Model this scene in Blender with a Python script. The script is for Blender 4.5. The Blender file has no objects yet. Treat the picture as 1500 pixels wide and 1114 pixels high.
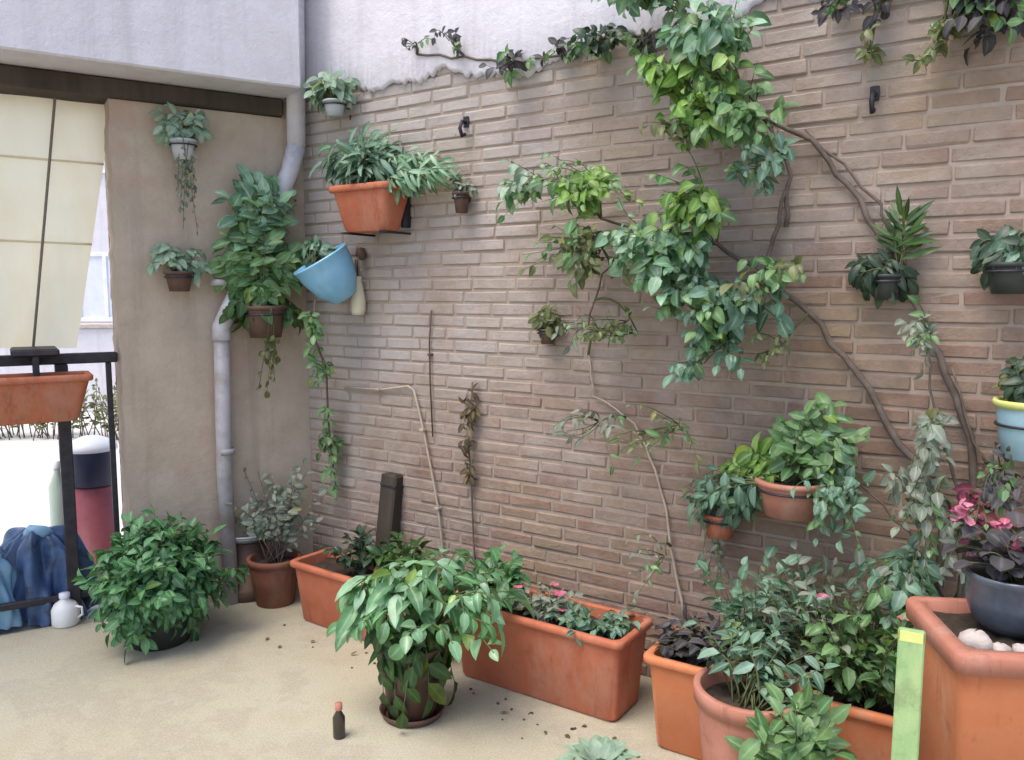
import bpy, math, random
from mathutils import Vector, Matrix, Euler
random.seed(11)
R = math.radians
sc = bpy.context.scene
col = sc.collection

# ------------------------------------------------------------------ camera, world, sun, exposure
F, CX, CY = 1200.0, 750.0, 557.0
PITCH = math.atan(127 / 1200)
EYE = Vector((0, 0, 1.5))
cam = bpy.data.cameras.new("camera")
cam.sensor_width = 36.0
cam.lens = 28.8
cam.clip_start = 0.05
cam.clip_end = 1000
camo = bpy.data.objects.new("camera", cam)
camo.location = EYE
camo.rotation_euler = (R(90) - PITCH, 0, 0)
col.objects.link(camo)
sc.camera = camo

SUN_EL, SUN_AZ = R(66), R(232)           # high soft sun behind the camera; azimuth from +Y towards +X
w = bpy.data.worlds.new("World")
sc.world = w
w.use_nodes = True
nt = w.node_tree
sky = nt.nodes.new("ShaderNodeTexSky")
sky.sky_type = 'NISHITA'
sky.sun_disc = False
sky.sun_elevation = SUN_EL
sky.sun_rotation = SUN_AZ
sky.air_density = 1.0
sky.dust_density = 2.6
sky.ozone_density = 0.6
nt.links.new(sky.outputs[0], nt.nodes["Background"].inputs[0])
nt.nodes["Background"].inputs[1].default_value = 0.15
sun = bpy.data.lights.new("sun", 'SUN')
sun.energy = 1.5
sun.angle = R(38)
sun.color = (1.0, 0.93, 0.825)
suno = bpy.data.objects.new("sun", sun)
sd = Vector((math.sin(SUN_AZ) * math.cos(SUN_EL), math.cos(SUN_AZ) * math.cos(SUN_EL), math.sin(SUN_EL)))
suno.rotation_euler = sd.to_track_quat('Z', 'Y').to_euler()
suno.location = sd * 30
col.objects.link(suno)
vs = sc.view_settings
vs.view_transform = 'Standard'
vs.look = 'None'
vs.gamma = 1
vs.exposure = 0.98
sc.cycles.max_bounces = 10
sc.cycles.diffuse_bounces = 5
sc.cycles.sample_clamp_indirect = 8

# ------------------------------------------------------------------ pixel -> place helpers
def ray(px, py):
    a, b = (px - CX) / F, (CY - py) / F
    return Vector((a, math.cos(PITCH) + b * math.sin(PITCH), -math.sin(PITCH) + b * math.cos(PITCH)))
def at(px, py, Y):
    d = ray(px, py)
    return EYE + d * (Y / d.y)
def ground(px, py, z=0.0):
    d = ray(px, py)
    return EYE + d * ((z - 1.5) / d.z)
class Wall:
    def __init__(s, p, dx, dy):
        s.p = Vector((p[0], p[1], 0))
        s.d = Vector((dx, dy, 0)).normalized()          # local x, to the right along the wall
        s.n = Vector((-s.d.y, s.d.x, 0))                # local y, away from the room
        s.rz = math.atan2(s.d.y, s.d.x)
    def on(s, px, py, off=0.0):
        d = ray(px, py)
        q = s.p - s.n * off
        t = (q - EYE).dot(s.n) / d.dot(s.n)
        return EYE + d * t
CORNER = (-1.03, 4.13)
WM = Wall(CORNER, .83, -.557)        # the brick wall
WL = Wall(CORNER, .85, .53)          # the wall with the opening
BAND = 2.43

# ------------------------------------------------------------------ mesh builder
def rnd(a, b): return random.uniform(a, b)
def rvec(s=1.0): return Vector((rnd(-s, s), rnd(-s, s), rnd(-s, s)))
UP = Vector((0, 0, 1))
OUT = Vector((0, -1, 0))             # out of a wall, in its local frame

class MB:
    def __init__(s): s.v = []; s.f = []; s.m = []; s.a = {}
    def add(s, vs_, fs, mi=0):
        b = len(s.v)
        s.v += [tuple(p) for p in vs_]
        s.f += [tuple(i + b for i in f) for f in fs]
        s.m += [mi] * len(fs)
    def box(s, lo, hi, ch=0.0, jit=0.0, M=None, mi=0):
        c = [(lo[i] + hi[i]) / 2 for i in range(3)]
        h = [(hi[i] - lo[i]) / 2 for i in range(3)]
        ch = min(ch, min(h) * .9)
        P, idx = [], {}
        if ch <= 0:
            for sx in (-1, 1):
                for sy in (-1, 1):
                    for sz in (-1, 1):
                        P.append(Vector((c[0] + sx * h[0], c[1] + sy * h[1], c[2] + sz * h[2])))
            fs = [(0, 1, 3, 2), (4, 6, 7, 5), (0, 4, 5, 1), (2, 3, 7, 6), (0, 2, 6, 4), (1, 5, 7, 3)]
        else:
            for sx in (-1, 1):
                for sy in (-1, 1):
                    for sz in (-1, 1):
                        for ax in range(3):
                            sg = (sx, sy, sz)
                            p = [c[i] + sg[i] * (h[i] if i == ax else h[i] - ch) for i in range(3)]
                            idx[(sx, sy, sz, ax)] = len(P)
                            P.append(Vector(p))
            fs = []
            for ax in range(3):
                a, b = [i for i in range(3) if i != ax]
                for sg in (-1, 1):
                    q = []
                    for sa, sb in ((-1, -1), (1, -1), (1, 1), (-1, 1)):
                        k = [0, 0, 0]; k[ax] = sg; k[a] = sa; k[b] = sb
                        q.append(idx[(k[0], k[1], k[2], ax)])
                    flip = (sg < 0) != (ax == 1)
                    fs.append(tuple(reversed(q)) if flip else tuple(q))
            for ax in range(3):            # edges along ax
                a, b = [i for i in range(3) if i != ax]
                for sa in (-1, 1):
                    for sb in (-1, 1):
                        q = []
                        for sg, which in ((-1, a), (1, a), (1, b), (-1, b)):
                            k = [0, 0, 0]; k[ax] = sg; k[a] = sa; k[b] = sb
                            q.append(idx[(k[0], k[1], k[2], which)])
                        fs.append(tuple(q))
            for sx in (-1, 1):
                for sy in (-1, 1):
                    for sz in (-1, 1):
                        fs.append(tuple(idx[(sx, sy, sz, ax)] for ax in range(3)))
        if jit: P = [p + rvec(jit) for p in P]
        if M is not None: P = [M @ p for p in P]
        s.add(P, fs, mi)
    def lathe(s, prof, n=28, c=(0, 0, 0), mi=0, wob=0.0, M=None):
        P, fs = [], []
        m = len(prof)
        ph = rnd(0, 6)
        for k in range(n):
            a = 2 * math.pi * k / n
            q = 1 + wob * math.sin(3 * a + ph)
            for r, z in prof:
                p = Vector((c[0] + r * q * math.cos(a), c[1] + r * q * math.sin(a), c[2] + z))
                P.append(M @ p if M is not None else p)
        for k in range(n):
            k2 = (k + 1) % n
            for i in range(m - 1):
                fs.append((k * m + i, k2 * m + i, k2 * m + i + 1, k * m + i + 1))
        s.add(P, fs, mi)
    def tube(s, pts, rad, n=6, mi=0):
        pts = [Vector(p) for p in pts]
        if not isinstance(rad, (list, tuple)): rad = [rad] * len(pts)
        P, fs = [], []
        prev = None
        for i, p in enumerate(pts):
            t = (pts[min(i + 1, len(pts) - 1)] - pts[max(i - 1, 0)])
            t = t.normalized() if t.length > 1e-9 else UP
            if prev is None:
                prev = t.orthogonal().normalized()
            u = (prev - t * prev.dot(t))
            u = u.normalized() if u.length > 1e-6 else t.orthogonal().normalized()
            prev = u
            v = t.cross(u)
            for k in range(n):
                a = 2 * math.pi * k / n
                P.append(p + (u * math.cos(a) + v * math.sin(a)) * rad[i])
        for i in range(len(pts) - 1):
            for k in range(n):
                k2 = (k + 1) % n
                fs.append((i * n + k, i * n + k2, (i + 1) * n + k2, (i + 1) * n + k))
        fs.append(tuple(reversed(range(n))))
        fs.append(tuple((len(pts) - 1) * n + k for k in range(n)))
        s.add(P, fs, mi)
    def leaf(s, base, d, nrm, L, W, shape='ovate', bend=0.5, fold=0.25, seg=4, mi=0):
        d = d.normalized()
        side = d.cross(nrm)
        if side.length < 1e-4: side = d.orthogonal()
        side.normalize()
        nn = side.cross(d).normalized()
        P, fs = [Vector(base)], []
        p = Vector(base)
        cur, up = d.copy(), nn.copy()
        twist = rnd(-.25, .25)
        for i in range(1, seg + 1):
            t = i / seg
            q = Matrix.Rotation(-bend / seg, 3, side)
            cur = q @ cur; up = q @ up
            p = p + cur * (L / seg)
            if shape == 'ovate': wd = (math.sin(math.pi * min(1, t ** .75))) ** .85
            elif shape == 'heart': wd = 1.15 * (1 - t) ** .65 * min(1, t * 4) ** .4 if t < 1 else 0
            elif shape == 'strap': wd = min(1, .55 + t) * (1 - t ** 4)
            elif shape == 'round': wd = 2 * math.sqrt(max(0, t * (1 - t))) if t < 1 else 0
            else: wd = math.sin(math.pi * t ** .6) ** 1.3
            if i == seg:
                P.append(p.copy())
            else:
                sd_ = side + up * (twist * t)
                rise = up * (fold * wd * W / 2)
                P += [p - sd_ * (wd * W / 2) + rise, p.copy(), p + sd_ * (wd * W / 2) + rise]
        b0 = len(s.v); s.a[b0] = 1.0
        for i in range(seg - 1): s.a[b0 + 2 + 3 * i] = 1.0
        s.a[b0 + len(P) - 1] = .6
        fs.append((0, 2, 1)); fs.append((0, 3, 2))
        for i in range(seg - 2):
            a = 1 + i * 3
            fs.append((a, a + 1, a + 4, a + 3)); fs.append((a + 1, a + 2, a + 5, a + 4))
        a = 1 + (seg - 2) * 3
        e = len(P) - 1
        fs.append((a, a + 1, e)); fs.append((a + 1, a + 2, e))
        s.add(P, fs, mi)
    def build(s, name, mats, parent=None, smooth=True, loc=None, rz=0):
        me = bpy.data.meshes.new(name)
        me.from_pydata(s.v, [], s.f)
        for m in (mats if isinstance(mats, (list, tuple)) else [mats]): me.materials.append(m)
        for p, mi in zip(me.polygons, s.m):
            p.material_index = mi; p.use_smooth = smooth
        if s.a:
            at_ = me.attributes.new('rib', 'FLOAT', 'POINT')
            for i, v in s.a.items(): at_.data[i].value = v
        me.update()
        o = bpy.data.objects.new(name, me)
        col.objects.link(o)
        if parent is not None: o.parent = parent
        if loc is not None: o.location = loc
        o.rotation_euler.z = rz
        return o

def tag(o, label=None, cat=None, group=None, kind=None):
    if label: o["label"] = label
    if cat: o["category"] = cat
    if group: o["group"] = group
    if kind: o["kind"] = kind
    return o
def thing(name, label, cat, loc, rz=0.0, group=None):
    o = bpy.data.objects.new(name, None)
    o.empty_display_size = .1
    o.location = loc
    o.rotation_euler = (0, 0, rz)
    col.objects.link(o)
    return tag(o, label, cat, group)
def inv(o):
    return (Matrix.Translation(o.location) @ Matrix.Rotation(o.rotation_euler.z, 4, 'Z')).inverted()

# ------------------------------------------------------------------ materials
def newmat(name):
    m = bpy.data.materials.new(name)
    m.use_nodes = True
    return m, m.node_tree.nodes, m.node_tree.links, m.node_tree.nodes["Principled BSDF"]
def ramp(N, stops):
    r = N.new("ShaderNodeValToRGB")
    e = r.color_ramp.elements
    e[0].position, e[0].color = stops[0][0], (*stops[0][1], 1)
    e[1].position, e[1].color = stops[-1][0], (*stops[-1][1], 1)
    for p, c in stops[1:-1]:
        x = e.new(p); x.color = (*c, 1)
    return r
def noise(N, Lk, scale, detail=5, rough=.6, coord='Object', stretch=None):
    t = N.new("ShaderNodeTexCoord")
    n = N.new("ShaderNodeTexNoise")
    n.inputs["Scale"].default_value = scale
    n.inputs["Detail"].default_value = detail
    n.inputs["Roughness"].default_value = rough
    if stretch:
        mp = N.new("ShaderNodeMapping")
        mp.inputs["Scale"].default_value = stretch
        Lk.new(t.outputs[coord], mp.inputs[0]); Lk.new(mp.outputs[0], n.inputs[0])
    else:
        Lk.new(t.outputs[coord], n.inputs[0])
    return n
def mix(N, Lk, fac, a, b, mode='MIX'):
    x = N.new("ShaderNodeMix"); x.data_type = 'RGBA'; x.blend_type = mode
    for sock, v in ((0, fac), (6, a), (7, b)):
        if hasattr(v, 'is_linked') or hasattr(v, 'links'): Lk.new(v, x.inputs[sock])
        elif isinstance(v, tuple): x.inputs[sock].default_value = (*v, 1)
        else: x.inputs[sock].default_value = v
    return x.outputs[2]
def bump(N, Lk, h, strength, dist, B):
    b = N.new("ShaderNodeBump")
    b.inputs["Strength"].default_value = strength
    b.inputs["Distance"].default_value = dist
    Lk.new(h, b.inputs["Height"]); Lk.new(b.outputs[0], B.inputs["Normal"])
    return b
def simple(name, c1, c2, scale=14, rough=.7, bs=.25, metal=0, spec=.4, c3=None, s3=3, stretch=None):
    m, N, Lk, B = newmat(name)
    n = noise(N, Lk, scale, 6, .65, stretch=stretch)
    r = ramp(N, [(.3, c1), (.7, c2)])
    Lk.new(n.outputs[0], r.inputs[0])
    out = r.outputs[0]
    if c3:
        n3 = noise(N, Lk, s3, 5, .7)
        r3 = ramp(N, [(.48, (0, 0, 0)), (.66, (1, 1, 1))])
        Lk.new(n3.outputs[0], r3.inputs[0])
        out = mix(N, Lk, r3.outputs[0], out, c3)
    Lk.new(out, B.inputs["Base Color"])
    B.inputs["Roughness"].default_value = rough
    B.inputs["Metallic"].default_value = metal
    B.inputs["Specular IOR Level"].default_value = spec
    if bs:
        n2 = noise(N, Lk, scale * 5, 4, .7)
        bump(N, Lk, n2.outputs[0], bs, .004, B)
    return m
def leafmat(name, stops, rough=.42, trans=.25, spec=.45):
    m, N, Lk, B = newmat(name)
    g = N.new("ShaderNodeNewGeometry")
    k = len(stops)
    r = ramp(N, [(.93 * i / (k - 1), c) for i, c in enumerate(stops)] + [(.965, stops[-1]), (1, tuple(min(.5, v * a + b) for v, a, b in zip(stops[1], (1.4, 1.25, .7), (.10, .06, .0))))])
    Lk.new(g.outputs["Random Per Island"], r.inputs[0])
    n = noise(N, Lk, 28, 3, .6)
    r2 = ramp(N, [(.3, (.72, .72, .72)), (.7, (1.15, 1.15, 1.1))])
    Lk.new(n.outputs[0], r2.inputs[0])
    c = mix(N, Lk, 1.0, r.outputs[0], r2.outputs[0], 'MULTIPLY')
    ab = N.new("ShaderNodeAttribute"); ab.attribute_name = 'rib'
    pw = N.new("ShaderNodeMath"); pw.operation = 'POWER'; pw.inputs[1].default_value = 7
    Lk.new(ab.outputs["Fac"], pw.inputs[0])
    ml_ = N.new("ShaderNodeMath"); ml_.operation = 'MULTIPLY'; ml_.inputs[1].default_value = .55
    Lk.new(pw.outputs[0], ml_.inputs[0])
    c = mix(N, Lk, ml_.outputs[0], c, tuple(min(.6, v * 1.5 + .06) for v in stops[-2]))
    nsp = noise(N, Lk, 60, 5, .8)
    rsp = ramp(N, [(.66, (0, 0, 0)), (.72, (.7, .7, .7))]); Lk.new(nsp.outputs[0], rsp.inputs[0])
    c = mix(N, Lk, rsp.outputs[0], c, (.16, .12, .05))
    Lk.new(c, B.inputs["Base Color"])
    B.inputs["Roughness"].default_value = rough
    B.inputs["Specular IOR Level"].default_value = spec
    tr = N.new("ShaderNodeBsdfTranslucent")
    c2 = mix(N, Lk, 1.0, c, (1.1, 1.25, .6), 'MULTIPLY')
    Lk.new(c2, tr.inputs[0])
    ms = N.new("ShaderNodeMixShader")
    ms.inputs[0].default_value = trans
    Lk.new(B.outputs[0], ms.inputs[1]); Lk.new(tr.outputs[0], ms.inputs[2])
    Lk.new(ms.outputs[0], N["Material Output"].inputs[0])
    return m

def brickmat():
    m, N, Lk, B = newmat("weathered_brick")
    g = N.new("ShaderNodeNewGeometry")
    r = ramp(N, [(0, (.335, .23, .18)), (.2, (.36, .27, .21)), (.4, (.31, .205, .165)), (.6, (.345, .245, .195)), (.8, (.37, .28, .22)), (1, (.32, .24, .20))])
    Lk.new(g.outputs["Random Per Island"], r.inputs[0])
    n = noise(N, Lk, 9, 8, .7)
    r2 = ramp(N, [(.3, (.74, .72, .70)), (.7, (1.18, 1.16, 1.14))])
    Lk.new(n.outputs[0], r2.inputs[0])
    c = mix(N, Lk, 1.0, r.outputs[0], r2.outputs[0], 'MULTIPLY')
    # old lime wash in blotches, more higher up; thins rightwards to paint in shade
    nl = noise(N, Lk, 2.1, 8, .68)
    t = N.new("ShaderNodeTexCoord")
    sp = N.new("ShaderNodeSeparateXYZ"); Lk.new(t.outputs["Object"], sp.inputs[0])
    a = N.new("ShaderNodeMath"); a.operation = 'MULTIPLY_ADD'
    Lk.new(sp.outputs[2], a.inputs[0]); a.inputs[1].default_value = .20; Lk.new(nl.outputs[0], a.inputs[2])
    a2 = N.new("ShaderNodeMath"); a2.operation = 'MULTIPLY_ADD'
    Lk.new(sp.outputs[0], a2.inputs[0]); a2.inputs[1].default_value = -.14; Lk.new(a.outputs[0], a2.inputs[2])
    rl = ramp(N, [(.40, (0, 0, 0)), (.80, (.9, .9, .9))])
    Lk.new(a2.outputs[0], rl.inputs[0])
    c = mix(N, Lk, rl.outputs[0], c, (.50, .455, .43))
    # ochre and mossy stains
    no = noise(N, Lk, 1.3, 6, .6)
    ro = ramp(N, [(.52, (0, 0, 0)), (.72, (.5, .5, .5))])
    Lk.new(no.outputs[0], ro.inputs[0])
    c = mix(N, Lk, ro.outputs[0], c, (.36, .27, .15))
    ng = noise(N, Lk, 3.1, 8, .72, stretch=(1, 1, .35))
    rg = ramp(N, [(.60, (0, 0, 0)), (.78, (.55, .55, .55))])
    Lk.new(ng.outputs[0], rg.inputs[0])
    c = mix(N, Lk, rg.outputs[0], c, (.20, .17, .14))
    # pits, scabs of old mortar and dark vine marks
    npt = noise(N, Lk, 26, 6, .8)
    rp_ = ramp(N, [(.63, (0, 0, 0)), (.70, (.75, .75, .75))])
    Lk.new(npt.outputs[0], rp_.inputs[0])
    c = mix(N, Lk, rp_.outputs[0], c, (.13, .10, .085))
    nsc = noise(N, Lk, 13, 8, .78)
    rs_ = ramp(N, [(.60, (0, 0, 0)), (.68, (.6, .6, .6))])
    Lk.new(nsc.outputs[0], rs_.inputs[0])
    c = mix(N, Lk, rs_.outputs[0], c, (.46, .41, .36))
    Lk.new(c, B.inputs["Base Color"])
    B.inputs["Roughness"].default_value = .9
    B.inputs["Specular IOR Level"].default_value = .2
    nb = noise(N, Lk, 42, 10, .8)
    bump(N, Lk, nb.outputs[0], .9, .012, B)
    return m
def plastermat(name, c1, c2, patch, streak, rough=.9):
    m, N, Lk, B = newmat(name)
    n = noise(N, Lk, 5, 8, .7)
    r = ramp(N, [(.3, c1), (.7, c2)]); Lk.new(n.outputs[0], r.inputs[0])
    c = r.outputs[0]
    n2 = noise(N, Lk, 1.8, 7, .68)
    r2 = ramp(N, [(.54, (0, 0, 0)), (.62, (.8, .8, .8))]); Lk.new(n2.outputs[0], r2.inputs[0])
    c = mix(N, Lk, r2.outputs[0], c, patch)
    n3 = noise(N, Lk, 6, 5, .6, stretch=(1.6, 1.6, .12))
    r3 = ramp(N, [(.52, (0, 0, 0)), (.74, (.7, .7, .7))]); Lk.new(n3.outputs[0], r3.inputs[0])
    c = mix(N, Lk, r3.outputs[0], c, streak)
    Lk.new(c, B.inputs["Base Color"])
    B.inputs["Roughness"].default_value = rough
    B.inputs["Specular IOR Level"].default_value = .2
    nb = noise(N, Lk, 30, 9, .75)
    bump(N, Lk, nb.outputs[0], .6, .012, B)
    return m
def floormat():
    m, N, Lk, B = newmat("cream_concrete")
    n = noise(N, Lk, 2.2, 8, .65)
    r = ramp(N, [(.3, (.38, .34, .245)), (.5, (.425, .395, .30)), (.72, (.465, .44, .36))])
    Lk.new(n.outputs[0], r.inputs[0])
    c = r.outputs[0]
    n2 = noise(N, Lk, 9, 8, .75)
    r2 = ramp(N, [(.56, (0, 0, 0)), (.72, (.45, .45, .45))]); Lk.new(n2.outputs[0], r2.inputs[0])
    c = mix(N, Lk, r2.outputs[0], c, (.30, .25, .18))
    nst = noise(N, Lk, 1.1, 9, .72)
    rst = ramp(N, [(.50, (0, 0, 0)), (.555, (.42, .42, .42)), (.62, (.15, .15, .15)), (.7, (.5, .5, .5))]); Lk.new(nst.outputs[0], rst.inputs[0])
    c = mix(N, Lk, rst.outputs[0], c, (.29, .25, .18))
    n4 = noise(N, Lk, 140, 3, .7)
    r4 = ramp(N, [(.35, (.82, .82, .82)), (.65, (1.1, 1.1, 1.1))]); Lk.new(n4.outputs[0], r4.inputs[0])
    c = mix(N, Lk, 1.0, c, r4.outputs[0], 'MULTIPLY')
    Lk.new(c, B.inputs["Base Color"])
    B.inputs["Roughness"].default_value = .72
    B.inputs["Specular IOR Level"].default_value = .35
    n3 = noise(N, Lk, 60, 8, .75)
    bump(N, Lk, n3.outputs[0], .35, .005, B)
    return m
def terracotta(name, a, b, lime=(.50, .36, .28)):
    m, N, Lk, B = newmat(name)
    n = noise(N, Lk, 7, 7, .65)
    r = ramp(N, [(.32, a), (.68, b)]); Lk.new(n.outputs[0], r.inputs[0])
    n2 = noise(N, Lk, 5, 8, .72, stretch=(1, 1, .45))
    r2 = ramp(N, [(.53, (0, 0, 0)), (.70, (.5, .5, .5))]); Lk.new(n2.outputs[0], r2.inputs[0])
    c = mix(N, Lk, r2.outputs[0], r.outputs[0], lime)
    n5 = noise(N, Lk, 14, 7, .75, stretch=(1, 1, .12))
    r5 = ramp(N, [(.56, (0, 0, 0)), (.68, (.55, .55, .55))]); Lk.new(n5.outputs[0], r5.inputs[0])
    c = mix(N, Lk, r5.outputs[0], c, tuple(v * .45 for v in a))
    n4 = noise(N, Lk, 11, 8, .72)
    r4 = ramp(N, [(.58, (0, 0, 0)), (.75, (.6, .6, .6))]); Lk.new(n4.outputs[0], r4.inputs[0])
    c = mix(N, Lk, r4.outputs[0], c, (.15, .085, .055))
    Lk.new(c, B.inputs["Base Color"])
    B.inputs["Roughness"].default_value = .8
    B.inputs["Specular IOR Level"].default_value = .3
    n3 = noise(N, Lk, 70, 7, .7)
    bump(N, Lk, n3.outputs[0], .3, .004, B)
    return m
def clothmat(name, c1, c2, trans):
    m, N, Lk, B = newmat(name)
    n = noise(N, Lk, 4, 6, .6, stretch=(2, 2, .5))
    r = ramp(N, [(.35, c1), (.65, c2)]); Lk.new(n.outputs[0], r.inputs[0])
    Lk.new(r.outputs[0], B.inputs["Base Color"])
    B.inputs["Roughness"].default_value = .9
    tr = N.new("ShaderNodeBsdfTranslucent"); Lk.new(r.outputs[0], tr.inputs[0])
    ms = N.new("ShaderNodeMixShader"); ms.inputs[0].default_value = trans
    Lk.new(B.outputs[0], ms.inputs[1]); Lk.new(tr.outputs[0], ms.inputs[2])
    Lk.new(ms.outputs[0], N["Material Output"].inputs[0])
    nb = noise(N, Lk, 160, 3, .6)
    bump(N, Lk, nb.outputs[0], .3, .003, B)
    return m

BRICK = brickmat()
MORTAR = simple("old_mortar", (.29, .225, .18), (.37, .30, .25), 16, .95, .5)
PLASTER = plastermat("stained_render", (.41, .325, .25), (.52, .43, .35), (.45, .32, .25), (.33, .265, .215))
WHITE = plastermat("white_lime_render", (.60, .575, .615), (.71, .685, .735), (.65, .60, .62), (.51, .485, .51))
FLOOR = floormat()
STREET = simple("pale_pavement", (.50, .48, .45), (.66, .64, .60), 3, .85, .2)
TERRA = terracotta("terracotta_red", (.40, .115, .06), (.49, .165, .09), (.47, .29, .215))
TERRA2 = terracotta("terracotta_orange", (.52, .165, .07), (.56, .215, .10))
TERRA3 = terracotta("terracotta_pink", (.38, .15, .10), (.44, .20, .145))
BROWNPOT = simple("dark_brown_clay", (.07, .04, .03), (.13, .07, .05), 12, .6, .2)
DARKPOT = simple("dark_plastic_pot", (.025, .03, .028), (.045, .05, .045), 10, .5, .1)
GREYPOT = simple("grey_stoneware", (.36, .38, .40), (.46, .48, .50), 12, .6, .2)
BLUE = simple("light_blue_glaze", (.16, .40, .60), (.26, .52, .72), 6, .22, .05, spec=.6)
PALEBLUE = simple("pale_blue_enamel", (.28, .46, .54), (.38, .56, .62), 6, .25, .05, spec=.6)
NAVYGLAZE = simple("slate_blue_glaze", (.05, .065, .09), (.10, .12, .15), 9, .25, .05, spec=.6)
IRON = simple("dark_iron", (.028, .025, .032), (.055, .05, .06), 30, .5, .2, metal=.4)
SOIL = simple("potting_soil", (.022, .015, .010), (.07, .05, .035), 40, .95, .9)
STEM = simple("green_stem", (.07, .10, .03), (.13, .13, .06), 20, .7, .2)
WOODSTEM = simple("woody_stem", (.085, .062, .05), (.17, .135, .115), 25, .85, .5)
DRYSTEM = simple("dry_pale_stem", (.36, .29, .22), (.48, .41, .33), 25, .8, .3)
PIPE = simple("white_pvc", (.52, .50, .53), (.63, .61, .65), 5, .45, .05, c3=(.42, .40, .42), s3=4)
GREYPIPE = simple("grey_pvc", (.33, .31, .33), (.42, .40, .42), 5, .5, .05, c3=(.27, .24, .22), s3=6)
CREAM = clothmat("cream_canvas", (.84, .75, .54), (.88, .82, .64), .5)
CORD = simple("dark_cord", (.16, .14, .11), (.22, .19, .15), 60, .9, 0)
TARP = simple("blue_tarpaulin", (.03, .06, .15), (.09, .16, .30), 9, .36, .2, c3=(.02, .028, .05), s3=9)
SACK = simple("light_blue_sack", (.16, .34, .50), (.32, .50, .62), 9, .45, .2)
NAVY = simple("navy_plastic", (.012, .016, .045), (.022, .028, .065), 8, .4, .05)
LID = simple("pale_lid", (.60, .63, .72), (.70, .72, .80), 8, .4, .05)
REDP = simple("faded_red_plastic", (.20, .04, .055), (.28, .07, .085), 8, .5, .05)
WHITEP = simple("white_plastic", (.68, .68, .70), (.80, .80, .80), 8, .4, .05)
STONE = simple("pale_stone", (.36, .31, .28), (.56, .50, .46), 26, .85, .6)
PINK = leafmat("pink_petals", [(.50, .12, .22), (.62, .22, .34), (.55, .10, .16)], .6, .2)
MAROON = leafmat("maroon_leaves", [(.14, .02, .05), (.24, .05, .10), (.10, .03, .05)], .5, .2)
BOARD = simple("pale_green_paint", (.17, .34, .13), (.42, .50, .24), 11, .7, .3, c3=(.20, .24, .12), s3=9, stretch=(1, 1, .3))
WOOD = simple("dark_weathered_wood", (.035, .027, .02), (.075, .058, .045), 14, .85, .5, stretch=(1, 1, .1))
CERAMIC = simple("cream_ceramic", (.60, .53, .38), (.70, .64, .48), 14, .4, .1)
YELLOW = simple("yellow_green_plastic", (.52, .55, .16), (.62, .64, .24), 8, .4, .05)

L_BUSH = leafmat("bush_green", [(.045, .14, .05), (.085, .23, .09), (.15, .33, .16), (.03, .10, .038)])
L_HERO = leafmat("fresh_green", [(.08, .22, .07), (.17, .37, .17), (.28, .48, .30), (.05, .15, .04)], .34, .25, .55)
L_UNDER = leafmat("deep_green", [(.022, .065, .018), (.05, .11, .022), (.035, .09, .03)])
L_TEAL = leafmat("blue_green", [(.07, .15, .095), (.13, .25, .165), (.21, .34, .26), (.05, .11, .07)], .45)
L_CYAN = leafmat("pale_blue_green", [(.11, .24, .13), (.20, .38, .22), (.31, .49, .34), (.06, .15, .075)], .4)
L_BRIGHT = leafmat("bright_green", [(.12, .27, .045), (.20, .37, .07), (.30, .46, .14), (.07, .18, .035)], .4, .3)
L_MID = leafmat("mid_green", [(.07, .17, .06), (.13, .25, .09), (.19, .32, .14), (.045, .11, .035)])
L_OLIVE = leafmat("olive_green", [(.10, .13, .045), (.16, .18, .07), (.21, .23, .12)])
L_GREY = leafmat("grey_green", [(.15, .19, .15), (.22, .26, .21), (.28, .31, .26), (.10, .13, .10)], .6)
L_PALE = leafmat("pale_sage", [(.20, .32, .22), (.28, .40, .30), (.36, .46, .37)], .5)
L_DARK = leafmat("dark_green", [(.018, .04, .022), (.035, .07, .04), (.05, .085, .055)])
L_DRY = leafmat("withered_brown", [(.10, .075, .035), (.16, .12, .06), (.06, .045, .03)], .8, .15)
L_PURPLE = leafmat("dark_purple_leaves", [(.05, .045, .055), (.08, .07, .08), (.035, .04, .04)], .6, .15)  # dark purple grey is the leaves' own colour

# ------------------------------------------------------------------ plant helpers
def curve(a, b, sag, k=7, wander=0.0):
    a, b = Vector(a), Vector(b)
    out = []
    off = rvec(wander)
    for i in range(k + 1):
        t = i / k
        p = a.lerp(b, t) + Vector((0, 0, 1)) * (sag * 4 * t * (1 - t)) + off * (math.sin(math.pi * t))
        out.append(p)
    return out
def sample(pts, t):
    x = t * (len(pts) - 1)
    i = min(int(x), len(pts) - 2)
    return pts[i].lerp(pts[i + 1], x - i), (pts[i + 1] - pts[i]).normalized()
def spray(ml, ms, a, b, n, L, W, sag=0.0, r=.003, t0=.25, face=UP, fj=.5, shape='ovate', bend=.6, droop=.3, wander=.02, seg=4, angle=1.0, mi=0):
    """a twig from a to b with leaves set alternately along it"""
    pts = curve(a, b, sag, 6, wander)
    if ms is not None: ms.tube(pts, [r * (1 - .65 * i / 6) for i in range(7)], 5)
    sgn = 1
    for k in range(n):
        t = t0 + (1 - t0) * (k + rnd(.2, .8)) / n
        p, tg = sample(pts, min(t, .999))
        nrm = (Vector(face) + rvec(fj)).normalized()
        sd_ = tg.cross(nrm)
        if sd_.length < 1e-3: sd_ = tg.orthogonal()
        sd_.normalize()
        ang = angle * rnd(.6, 1.25) * (1 if k < n - 1 else .15)
        d = tg * math.cos(ang) + sd_ * (math.sin(ang) * sgn) + Vector((0, 0, -droop * rnd(.4, 1.3))) + rvec(.15)
        sgn = -sgn
        f = rnd(.45, 1.2)
        ml.leaf(p, d, nrm, L * f, W * f, shape, bend * rnd(.2, 1.7), rnd(.05, .6), seg, mi)

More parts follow.
